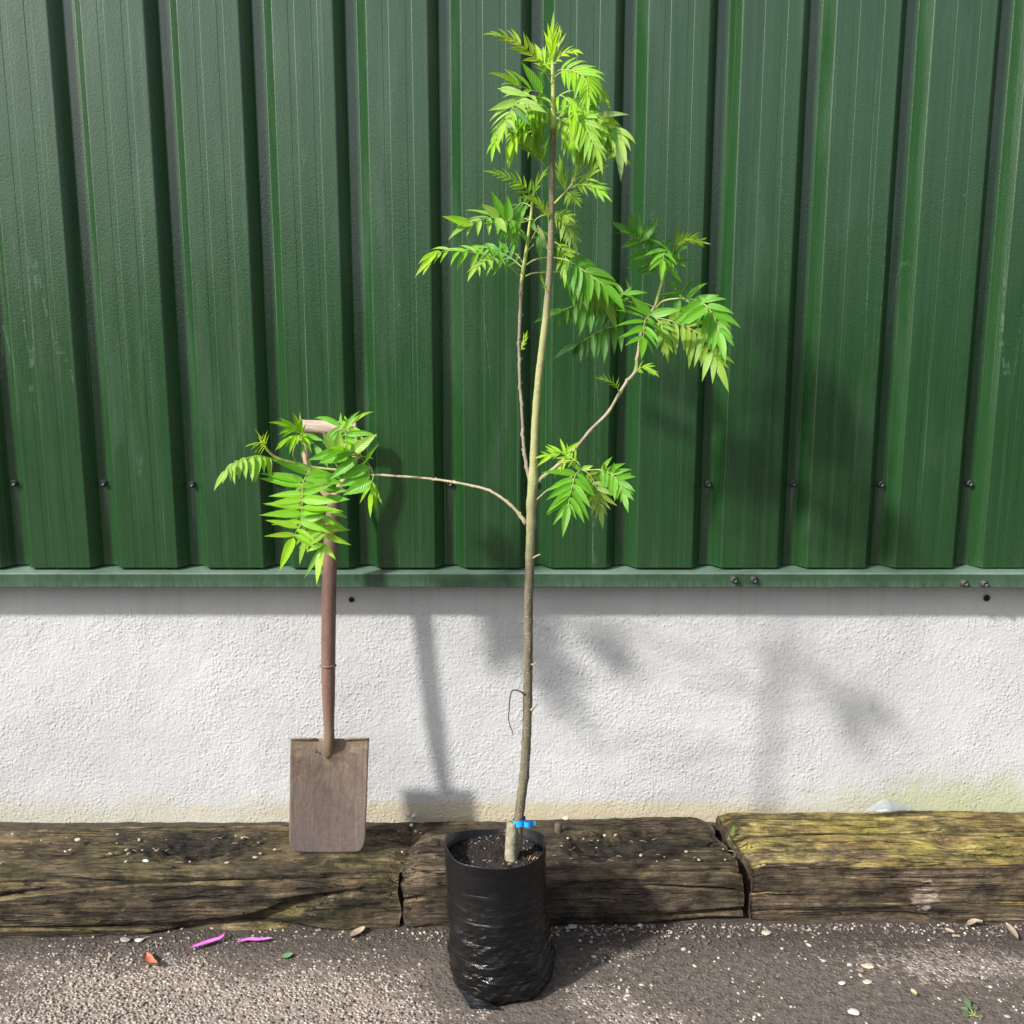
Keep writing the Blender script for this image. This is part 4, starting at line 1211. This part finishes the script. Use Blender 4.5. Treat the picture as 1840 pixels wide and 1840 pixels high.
leaf('L', [(1080, 980), (1160, 930), (1290, 908), (1440, 928), (1560, 985), (1680, 1070), (1830, 1180)], 6, 280, bl_up, 2.07, 2.02, MID, .52, (60, 36), .28, .35, .7, rad=.0018, tipcol=GRN)
leaf('L', [(1070, 1085), (1160, 1055), (1380, 1045), (1490, 1055), (1600, 1110), (1720, 1200), (1820, 1330)], 7, 270, bl_up, 2.07, 2.08, MID, .45, (62, 36), .26, .4, .7, rad=.0016, tipcol=OLV)
leaf('L', [(1340, 880), (1400, 820), (1440, 900), (1450, 1000)], 5, 170, bl_up, 2.05, 2.06, LIM, .2, (60, 34), .22, .3, .5, color=LIM) if False else None
leaf('L', [(1350, 760), (1400, 800), (1450, 900), (1450, 1010)], 5, 170, bl_up, 2.06, 2.05, LIM, .2, (60, 34), .22, .3, .5)
leaf('L', [(1275, 1230), (1255, 1170), (1240, 1130)], 3, 75, TR, 1.99, 1.98, (.30, .46, .04), .2, (30, 16), .2, -.1, .1)
leaf('O', [(937, 628), (941, 618), (944, 608)], 4, 17, bl_up, 2.06, 2.04, YEL, .1, (36, 18), .22, -.1, .1)
# right cluster (crop R)
leaf('R', [(1062, 700), (1040, 600), (980, 490), (910, 380), (840, 300), (805, 275)], 7, 225, bl_r, 2.09, 2.02, MID, .28, (72, 40), .24, .0, .35, tipcol=MID)
single('R', (820, 270), (770, 65), 70, 2.03, MID, bl_r, bend=0)
single('R', (850, 300), (858, 60), 70, 2.03, MID, bl_r, bend=0)
single('R', (880, 320), (1040, 118), 75, 2.03, MID, bl_r, bend=0)
single('R', (800, 260), (597, 145), 70, 2.03, MID, bl_r, bend=0)
leaf('R', [(1110, 630), (1150, 520), (1150, 440), (1110, 400), (1090, 430), (1080, 500)], 7, 215, bl_r, 2.09, 1.98, GRN, .2, (80, 50), .25, .2, .6, nrm=(0, -1, .6))
leaf('R', [(1120, 600), (1190, 520), (1210, 450), (1230, 420)], 4, 170, bl_r, 2.09, 2.05, GRN, .3, (70, 40), .25, .2, .5)
leaf('R', [(1200, 400), (1225, 350), (1280, 310), (1350, 315), (1410, 330)], 8, 105, bl_r, 2.09, 2.06, YEL, .2, (50, 20), .17, -.2, .1, fold=.8)
single('R', (1215, 350), (1220, 195), 40, 2.08, OLV, bl_r, bend=0)
leaf('R', [(1010, 950), (1080, 875), (1230, 850), (1370, 865), (1480, 920), (1560, 1040), (1600, 1160)], 7, 265, bl_r, 2.09, 2.0, GRN, .46, (66, 36), .26, .3, .6, rad=.0020)
leaf('R', [(1240, 860), (1250, 800), (1220, 770)], 3, 210, bl_r, 2.06, 2.04, MID, .3, (70, 40), .22, .0, .2)
single('R', (1380, 865), (1590, 820), 55, 2.04, GRN, bl_r, bend=0)
single('R', (1450, 880), (1180, 1065), 105, 2.0, GRN, bl_r, bend=.1)
single('R', (1480, 930), (1225, 1085), 90, 1.99, GRN, bl_r, bend=.1)
single('R', (1220, 850), (1190, 1040), 60, 2.05, MID, bl_r, bend=.1)
leaf('R', [(985, 1020), (1150, 1055), (1300, 1110), (1430, 1195), (1500, 1290), (1570, 1420)], 8, 285, bl_r, 2.09, 2.02, OLV, .22, (72, 42), .24, .25, .35, fold=.25)
leaf('R', [(960, 1000), (925, 1030), (908, 1090), (905, 1150), (898, 1220)], 6, 285, bl_r, 2.08, 1.94, GRN, .02, (84, 36), .25, .05, .35, nrm=(0, -1, .3), fold=.3)
single('R', (960, 1000), (780, 830), 75, 2.0, GRN, bl_r, bend=0)
single('R', (970, 1000), (1245, 950), 75, 2.0, GRN, bl_r, bend=0)
leaf('R', [(1000, 1020), (1060, 1080), (1090, 1180), (1110, 1290)], 5, 150, bl_r, 2.08, 2.04, OLV, .25, (60, 30), .24, .3, .5)
leaf('R', [(960, 960), (800, 888), (650, 850), (500, 850), (360, 882), (160, 955)], 7, 270, bl_r, 2.09, 2.1, MID, .33, (80, 62), .26, 0, .2, hang=1.6, tipcol=MID)
leaf('R', [(910, 1060), (760, 1080), (620, 1110), (500, 1150), (390, 1212), (300, 1262)], 6, 260, bl_r, 2.1, 2.14, MID, .35, (80, 60), .24, 0, .2, hang=1.4, tipcol=SHADE)
leaf('R', [(1000, 930), (860, 870), (740, 820), (680, 810), (740, 810)], 3, 180, bl_r, 2.09, 2.08, GRN, .6, (60, 36), .25, -.3, .2)
leaf('R', [(900, 1020), (760, 960), (640, 930), (520, 940), (440, 1000)], 6, 240, bl_r, 2.1, 2.16, SHADE, .3, (66, 38), .26, .4, .4)
leaf('R', [(820, 1550), (850, 1500), (910, 1480), (970, 1510)], 5, 95, bl_r, 2.08, 2.05, LIM, .3, (48, 22), .2, .15, .3)
leaf('R', [(685, 1735), (655, 1660), (610, 1615), (550, 1595), (510, 1590)], 6, 75, bl_r, 2.06, 2.03, LIM, .3, (55, 22), .17, -.25, .1, sides=(1, -1))
# spade cluster (crop S)
leaf('S', [(590, 470), (560, 440), (530, 440), (490, 450)], 6, 105, bl_left, 2.11, 2.06, YEL, .05, (75, 30), .2, -.05, .2, fold=.7, tipcol=(.46, .64, .03))
leaf('S', [(570, 470), (550, 400), (530, 370)], 3, 80, bl_left, 2.11, 2.09, YEL, .2, (50, 22), .18, -.1, .1)
leaf('S', [(700, 585), (610, 560), (510, 548), (400, 575), (320, 610), (270, 670)], 7, 185, bl_left, 2.13, 2.06, LIM, .22, (84, 60), .32, 0, .2, hang=1.3, tipcol=PALE)
leaf('S', [(845, 612), (812, 540), (835, 450), (890, 380), (860, 330), (790, 300)], 6, 165, bl_left, 2.14, 2.08, LIM, .62, (50, 26), .2, .1, .4, rad=.0014)
leaf('S', [(890, 375), (840, 380), (790, 400)], 3, 170, bl_left, 2.1, 2.07, LIM, .4, (45, 22), .2, .3, .4)
leaf('S', [(890, 375), (940, 400), (1000, 470)], 2, 190, bl_left, 2.1, 2.08, GRN, .2, (25, 15), .28, .4, .3)
leaf('S', [(890, 420), (900, 480), (930, 560)], 2, 120, bl_left, 2.1, 2.09, GRN, .2, (25, 15), .24, .4, .3)
leaf('S', [(1470, 700), (1440, 620), (1370, 565), (1290, 525), (1230, 505)], 4, 240, bl_left, 2.15, 2.02, GRN, .45, (75, 40), .28, .0, .3)
single('S', (1290, 525), (1500, 372), 85, 2.05, PALE, bl_left, bend=0)
single('S', (1150, 500), (1060, 358), 75, 2.04, PALE, bl_left, bend=0)
single('S', (1190, 500), (1195, 345), 75, 2.04, PALE, bl_left, bend=0)
single('S', (1290, 515), (1030, 600), 105, 2.03, GRN, bl_left, bend=.05)
single('S', (1210, 505), (945, 575), 75, 2.04, GRN, bl_left, bend=.05)
single('S', (1340, 565), (1110, 735), 75, 2.03, GRN, bl_left, bend=.1)
leaf('S', [(1480, 700), (1455, 640), (1440, 690), (1455, 780)], 2, 90, bl_left, 2.15, 2.04, GRN, .5, (75, 60), .27, .15, .4, sides=(1,), term=False)
single('S', (1440, 640), (1190, 730), 85, 2.04, GRN, bl_left, bend=.1)
single('S', (1450, 700), (1185, 790), 85, 2.04, GRN, bl_left, bend=.1)
single('S', (1455, 760), (1230, 860), 100, 2.03, GRN, bl_left, bend=.1)
leaf('S', [(1480, 700), (1465, 770), (1460, 850)], 2, 210, bl_left, 2.14, 2.1, LIM, .5, (22, 12), .22, .2, .2)
single('S', (1460, 780), (1505, 1000), 40, 2.1, LIM, bl_left)
leaf('S', [(1240, 680), (1160, 600), (1200, 440), (1260, 330), (1290, 290)], 6, 200, bl_left, 2.15, 2.16, LIM, .55, (85, 50), .2, .35, .8, rad=.0014)
leaf('S', [(1240, 500), (1250, 400), (1240, 340), (1200, 300)], 4, 220, bl_left, 2.14, 2.15, GRN, .4, (80, 50), .2, .3, .9)
leaf('S', [(960, 655), (915, 720), (890, 800), (888, 900), (885, 1000), (875, 1090), (840, 1170), (815, 1230)], 9, 300, bl_left, 2.14, 2.02, GRN, .05, (98, 74), .25, -.08, .08, nrm=(0, -1, .25), fold=.35, tipcol=LIM)
leaf('S', [(1090, 680), (1080, 800), (1065, 950), (1060, 1100), (1075, 1210), (1060, 1310)], 6, 275, bl_left, 2.15, 2.10, GRN, .25, (92, 60), .26, 0, .15, tipcol=LIM)
leaf('S', [(1000, 655), (960, 760), (930, 900), (940, 1020), (960, 1120), (930, 1220)], 7, 230, bl_left, 2.16, 2.17, OLV, .25, (76, 40), .27, .15, .4)
single('S', (1080, 1280), (900, 1545), 45, 2.1, GRN, bl_left)
# lower right cluster (crop Q)
leaf('Q', [(895, 660), (865, 600), (800, 555), (750, 520), (680, 530), (620, 545)], 7, 120, bl_q, 1.94, 1.97, LIM, .3, (50, 22), .2, -.25, .2)
single('Q', (640, 540), (525, 630), 28, 1.96, YEL, bl_q)
single('Q', (760, 520), (880, 430), 36, 1.96, LIM, bl_q, bend=0)
leaf('Q', [(890, 640), (840, 590), (760, 600), (720, 640)], 4, 90, bl_q, 1.94, 1.92, YEL, .3, (45, 22), .18, .2, .5)
leaf('Q', [(900, 660), (850, 700), (825, 780), (805, 860), (785, 960)], 6, 245, bl_q, 1.94, 1.88, GRN, .12, (78, 32), .25, .1, .25, nrm=(0, -1, .25), tipcol=GRN)
leaf('Q', [(900, 655), (970, 710), (1010, 790), (1040, 880), (1052, 960)], 6, 180, bl_q, 1.94, 1.93, OLV, .2, (76, 32), .26, .15, .3, fold=.25, tipcol=(.30, .44, .09))
leaf('Q', [(940, 665), (1060, 665), (1150, 705), (1210, 770), (1240, 850)], 6, 160, bl_q, 1.94, 1.90, GRN, .35, (70, 34), .3, .15, .4)
single('Q', (1090, 670), (1078, 595), 36, 1.92, LIM, bl_q, bend=0)
single('Q', (1140, 690), (1168, 605), 46, 1.92, GRN, bl_q, bend=0)
single('Q', (1200, 755), (1303, 690), 56, 1.92, GRN, bl_q, bend=0)
single('Q', (900, 660), (990, 630), 40, 1.92, PALE, bl_q, bend=0)

# ------------------------------------------------------------------ ground debris
def on_ground(px, py): return G(px, py, .002)
CHIP = [simple('pale_chip', (.26, .225, .19), (.56, .50, .43), 40, .8), simple('dark_chip', (.09, .075, .068), (.15, .12, .105), 90, .9), simple('tan_chip', (.22, .18, .15), (.38, .32, .27), 90, .85)]
def scatter():
    mb = MB()
    for k in range(5200):
        px = random.uniform(-20, 1860); py = random.uniform(1655, 1850)
        p = on_ground(px, py)
        if abs(p.x - BC.x) < .12 and abs(p.y - BC.y) < .12: continue
        if p.y > 2.19: continue
        r = random.random()
        worn = noise.noise(Vector((p.x * 7, p.y * 7, 0)))
        if px < 700 and py > 1710 and random.random() < .8: m = 2
        else: m = 0 if r < .07 + worn * .35 else 1
        if px < 760 and m == 1 and random.random() < .5: continue
        s = (random.uniform(.0010, .0026) + (random.random() ** 6) * .003) * (.8 if m == 1 else 1)
        p.z = .0008
        crumbs(mb, p, s, .55, m)
    # drift of grit at the sleeper foot
    for k in range(1100):
        px = random.uniform(-20, 1860)
        x = P(px, 1660, 2.17).x
        yl = lerp(2.12, 2.20, sstep(-1.3, .6, x))
        p = Vector((x, yl - abs(random.gauss(0, .022)) - .003, .001))
        if abs(p.x - BC.x) < .12: continue
        crumbs(mb, p, random.uniform(.001, .0034), .7, random.choice((1, 1, 1, 1, 2, 1, 1, 0)))
    tag(mb.build('gravel', CHIP), 'loose grit and chippings on the asphalt', 'gravel', kind='stuff')
scatter()
def pebble(px, py, s, label, mat, el=1.4, flat=.35, name='pebble', cat='pebble', rot=0, z=None, group=None):
    s *= .80
    p = G(px, py, .002 if z is None else z)
    mb = MB()
    def f(u, v):
        a = 2 * math.pi * u; b = (v - .5) * math.pi
        q = Vector((math.cos(a) * math.cos(b) * el, math.sin(a) * math.cos(b), math.sin(b) * flat))
        q *= 1 + .30 * noise.noise(q * 1.3 + Vector((px * .37, py * .31, 0))) + .10 * noise.noise(q * 4 + Vector((px, 0, 0)))
        x = q.x * math.cos(rot) - q.y * math.sin(rot); y = q.x * math.sin(rot) + q.y * math.cos(rot)
        return p + Vector((x, y, q.z + flat * .7)) * s
    mb.grid(f, 18, 10, closed_u=True)
    return tag(mb.build(name, mat, loc=p), label, cat, group)
WHT = simple('white_stone', (.42, .40, .36), (.62, .59, .54), 60, .7); GRY = simple('grey_stone', (.22, .22, .20), (.32, .31, .28), 60, .7)
CRM = simple('cream_stone', (.36, .31, .23), (.54, .48, .38), 60, .8); RDS = simple('reddish_stone', (.22, .12, .10), (.30, .18, .15), 60, .8)
for a in [
    (1029, 1666, .0125, 'flat grey green pebble just right of the grow bag at the sleeper foot', GRY, 1.1),
    (1150, 1663, .0068, 'bright white oval pebble in the shade of the dark sleeper', WHT, 1.2),
    (1134, 1670, .0075, 'dull reddish pebble left of the bright white oval one', RDS, 1.2),
    (1377, 1677, .0105, 'cream chip below the gap between the right two sleepers', CRM, 1.4),
    (1560, 1737, .0110, 'cream oval pebble, upper of two on the right asphalt', CRM, 1.5),
    (1546, 1744, .0075, 'small buff stone touching the upper cream oval pebble', RDS, 1.4),
    (1559, 1765, .0095, 'cream round pebble, lower of two on the right asphalt', CRM, 1.3),
    (1513, 1767, .0072, 'small white chip left of the two cream pebbles', WHT, 1.5),
    (1534, 1820, .0125, 'large whitish flat stone near the bottom edge', WHT, 1.25),
    (250, 1690, .0082, 'white oval stone at the foot of the mossy sleeper', WHT, 1.5),
    (225, 1690, .0105, 'grey brown flat stone left of the white oval one by the mossy sleeper', GRY, 1.5),
    (140, 1510, .0080, 'squarish cream chip lying on top of the mossy sleeper', CRM, 1.1),
    (262, 1548, .0062, 'long whitish chip by the rotted hollow of the mossy sleeper', WHT, 1.9)]:
    z = .139 if a[1] < 1600 else None
    pebble(a[0], a[1], a[2], a[3], a[4], a[5], flat=.5 if z else .32, rot=random.uniform(-.4, .4), z=z)

def flat_leaf(path, wpx, mat, name, label, cat, z=.004, curl=.004, z1=None):
    pts = [G(x, y, z) for x, y in path]
    sp, L = smooth_path(pts, 16)
    mb = MB()
    W = wpx / 1840 * 2.35
    rows = []
    for side in (0, .0007):
        rw = []
        for i, p in enumerate(sp):
            t = i / 15
            T = (sp[min(15, i + 1)] - sp[max(0, i - 1)]).normalized(); S_ = Vector((-T.y, T.x, 0))
            w = W * .5 * (math.sin(math.pi * min(.98, max(.03, t))) ** .6)
            h = curl * (t * t + .08 * math.sin(t * 5))
            rw.append([mb.vert(p + S_ * w * u + Vector((0, 0, abs(u) * curl * .7 + h - side + .0005))) for u in (-1, -.4, .4, 1)])
        rows.append(rw)
    for q, rw in enumerate(rows):
        for i in range(15):
            for k in range(3):
                f = (rw[i][k], rw[i][k + 1], rw[i + 1][k + 1], rw[i + 1][k])
                mb.face(f if q else f[::-1])
    return tag(mb.build(name, mat), label, cat)
PINK = simple('magenta_petal', (.55, .10, .45), (.72, .20, .62), 60, .5)
o = flat_leaf([(340, 1707), (360, 1700), (382, 1694), (396, 1690), (404, 1682)], 10, PINK, 'petal', 'magenta curled petal with a white tip, left of two under the sleeper', 'petal', z=.006, curl=.006)
flat_leaf([(426, 1695), (445, 1690), (465, 1691), (488, 1690)], 9, PINK, 'petal', 'straight magenta petal, right of two under the sleeper', 'petal', z=.006, curl=.004)
RUST = simple('rust_leaf', (.32, .09, .05), (.48, .18, .11), 40, .6)
flat_leaf([(262, 1716), (266, 1726), (270, 1734), (282, 1741)], 16, RUST, 'fallen_leaf', 'small rust red dead leaf on the worn asphalt at left', 'leaf', curl=.010)
flat_leaf([(505, 1721), (515, 1719), (526, 1717)], 14, simple('dull_green_leaf', (.08, .20, .08), (.14, .28, .13), 40, .5), 'fallen_leaf', 'small round green leaf on the asphalt left of the bag', 'leaf', curl=.003)
DRY = simple('dry_leaf', (.22, .17, .12), (.44, .36, .27), 40, .8)
flat_leaf([(628, 1686), (640, 1680), (656, 1674)], 16, DRY, 'fallen_leaf', 'pale dry leaf at the sleeper foot left of the bag', 'leaf', curl=.008)
flat_leaf([(1806, 1660), (1816, 1672), (1828, 1692)], 12, DRY, 'fallen_leaf', 'long pointed dry leaf at the far right sleeper foot', 'leaf', curl=.006)
flat_leaf([(1736, 1668), (1750, 1663), (1764, 1668)], 12, DRY, 'fallen_leaf', 'curled dry leaf left of the long pointed one', 'leaf', curl=.012)
flat_leaf([(1698, 1670), (1706, 1675), (1714, 1680)], 12, DRY, 'fallen_leaf', 'short oval dry leaf under the pale knock mark', 'leaf', curl=.004)
flat_leaf([(1636, 1780), (1642, 1788), (1646, 1794)], 9, simple('yellow_leaf', (.40, .34, .14), (.52, .46, .24), 40, .7), 'fallen_leaf', 'small yellowish leaf alone on the right asphalt', 'leaf', curl=.006)
# bits of straw and twig as one uncountable litter
mb = MB()
for k in range(190):
    px = random.uniform(0, 1840); on = random.random()
    if on < .62:
        p = G(px, random.uniform(1655, 1840) if random.random() < .45 else random.uniform(1655, 1690), .003)
        if p.y > 2.185 or (abs(p.x - BC.x) < .125): continue
    else:
        px = random.uniform(0, 1320); p = G(px, random.uniform(1495, 1545), .150)
        if 505 < px < 680 or 790 < px < 990: continue
        p.z = .141
    a = random.uniform(-.9, .9); L = random.uniform(.004, .020)
    d = Vector((math.cos(a), math.sin(a), random.uniform(0, .15))) * L
    mb.tube([p, p + d * .5 + Vector((0, .001, .001)), p + d], random.uniform(.0003, .0008), 5, m=random.choice((0, 0, 1)))
for k in range(160):   # flakes against the sleepers and on them
    px = random.uniform(0, 1840)
    if random.random() < .6:
        p = G(px, random.uniform(1660, 1685), .002)
        if p.y > 2.185 or abs(p.x - BC.x) < .12: continue
    else:
        px = random.uniform(0, 1320)
        if 505 < px < 680 or 780 < px < 1000: continue
        p = G(px, random.uniform(1490, 1550), .142); p.z = .1405
    crumbs(mb, p, random.uniform(.0015, .0042), .25, 0)
tag(mb.build('litter', [DRY, simple('brown_twig', (.10, .07, .05), (.18, .13, .09), 60, .8)]), 'bits of straw, twig and bark flake strewn on sleepers and asphalt', 'litter', kind='stuff')

# peg, plastic scrap, petals, weeds
mb = MB()
c = G(1003, 1502, .130)
mb.tube([Vector((c.x, c.y, .10)), Vector((c.x, c.y, .162)), Vector((c.x, c.y, .1645))], [.0102, .0098, .0088], 16, jit=.1)
tag(mb.build('wooden_peg', simple('dark_peg_wood', (.06, .045, .035), (.12, .09, .07), 50, .85, .003, 80)), 'short round wooden peg sticking out of the sleeper right of the bag', 'peg')
def scrap():
    m = M('cloudy_plastic', rough=.25)
    m.base((.38, .40, .42)); m.b.inputs['Transmission Weight'].default_value = .4; m.b.inputs['Alpha'].default_value = .65
    m.normal(m.bump(m.noise(60), .004, .6))
    mb = MB()
    A = [P(1552, 1458, 2.44), P(1590, 1433, 2.455), P(1648, 1456, 2.45), P(1600, 1460, 2.415)]
    def f(u, v):
        top = A[0].lerp(A[1], min(1, u * 2)) if u < .5 else A[1].lerp(A[2], (u - .5) * 2)
        bot = A[0].lerp(A[3], min(1, u * 2)) if u < .5 else A[3].lerp(A[2], (u - .5) * 2)
        q = top.lerp(bot, v); q.y -= .012 * math.sin(math.pi * v) * math.sin(math.pi * u); q.z += .003 * noise.noise(q * 50)
        return q
    g = mb.grid(f, 24, 10)
    g2 = [[mb.vert(Vector(mb.v[i]) + Vector((0, .0012, -.0008))) for i in r] for r in g]
    for i in range(24):
        for j in range(10): mb.face((g2[i][j], g2[i][j + 1], g2[i + 1][j + 1], g2[i + 1][j]))
    tag(mb.build('plastic_scrap', m.mat), 'crumpled scrap of clear plastic between the lichened sleeper and the wall', 'plastic')
scrap()
pebble(733, 1466, .0085, 'pink petal caught behind the gap between left and middle sleepers', simple('pale_pink', (.55, .30, .42), (.66, .42, .52), 40, .6), 1.1, .8, 'petal', 'petal', z=.138)
pebble(745, 1470, .0105, 'grey papery petal beside the pink one against the wall', simple('grey_petal', (.33, .31, .30), (.45, .42, .40), 40, .6), 1.1, .9, 'petal', 'petal', z=.138)
pebble(739, 1484, .0070, 'whitish petal on the sleeper gap below the pink one', WHT, .8, .5, 'petal', 'petal', z=.135)
pebble(1017, 1472, .0090, 'pale curled chip behind the wooden peg', CRM, 1.3, .7, 'wood_chip', 'chip', z=.139)
def weed(root, specs, label, col_):
    mb = MB()
    base = root
    for dx, dy, dz, w in specs:
        tip = base + Vector((dx, dy, dz))
        mid = base.lerp(tip, .45) + Vector((0, 0, abs(dz) * .15))
        mb.tube([base, mid], [.0007, .0005], 5, m=1, c=col_)
        leaflet(mb, mid, tip - mid, Vector((0, -.5, 1)), (tip - mid).length, w, .1, .3, jitc(col_))
    tag(mb.build('weed', [LEAF, STEM]), label, 'weed')
r_ = G(1312, 1512, .12)
weed(r_, [(-.010, -.01, .030, .008), (.006, -.012, .034, .008), (.014, -.006, .022, .007), (-.004, -.016, .022, .007), (.010, .004, .042, .008), (0, -.02, .012, .006)], 'tiny green weed growing in the gap beside the lichened sleeper', (.14, .26, .06))
r_ = G(1752, 1826, .002)
weed(r_, [(-.026, .014, .010, .012), (-.012, .030, .014, .012), (.010, .026, .010, .011), (-.030, -.004, .006, .011), (.012, -.012, .006, .009), (-.006, .046, .014, .012)], 'small grey green weed flat on the asphalt at lower right', (.16, .22, .12))
# earth packed in the gap between sleepers and wall
mb = MB()
mb.grid(lambda u, v: Vector((lerp(-2.3, 2.7, u), lerp(2.445, 2.4865, v), (.108 if u < .58 else .122) + .006 * noise.noise(Vector((u * 90, v * 5, 1))))), 300, 10)
tag(mb.build('earth', simple('dark_earth', (.03, .023, .017), (.075, .058, .035), 60, .9, .004, 120)), 'dark earth packed behind the sleepers', 'earth', kind='stuff')
print('LEAVES', NLEAF)
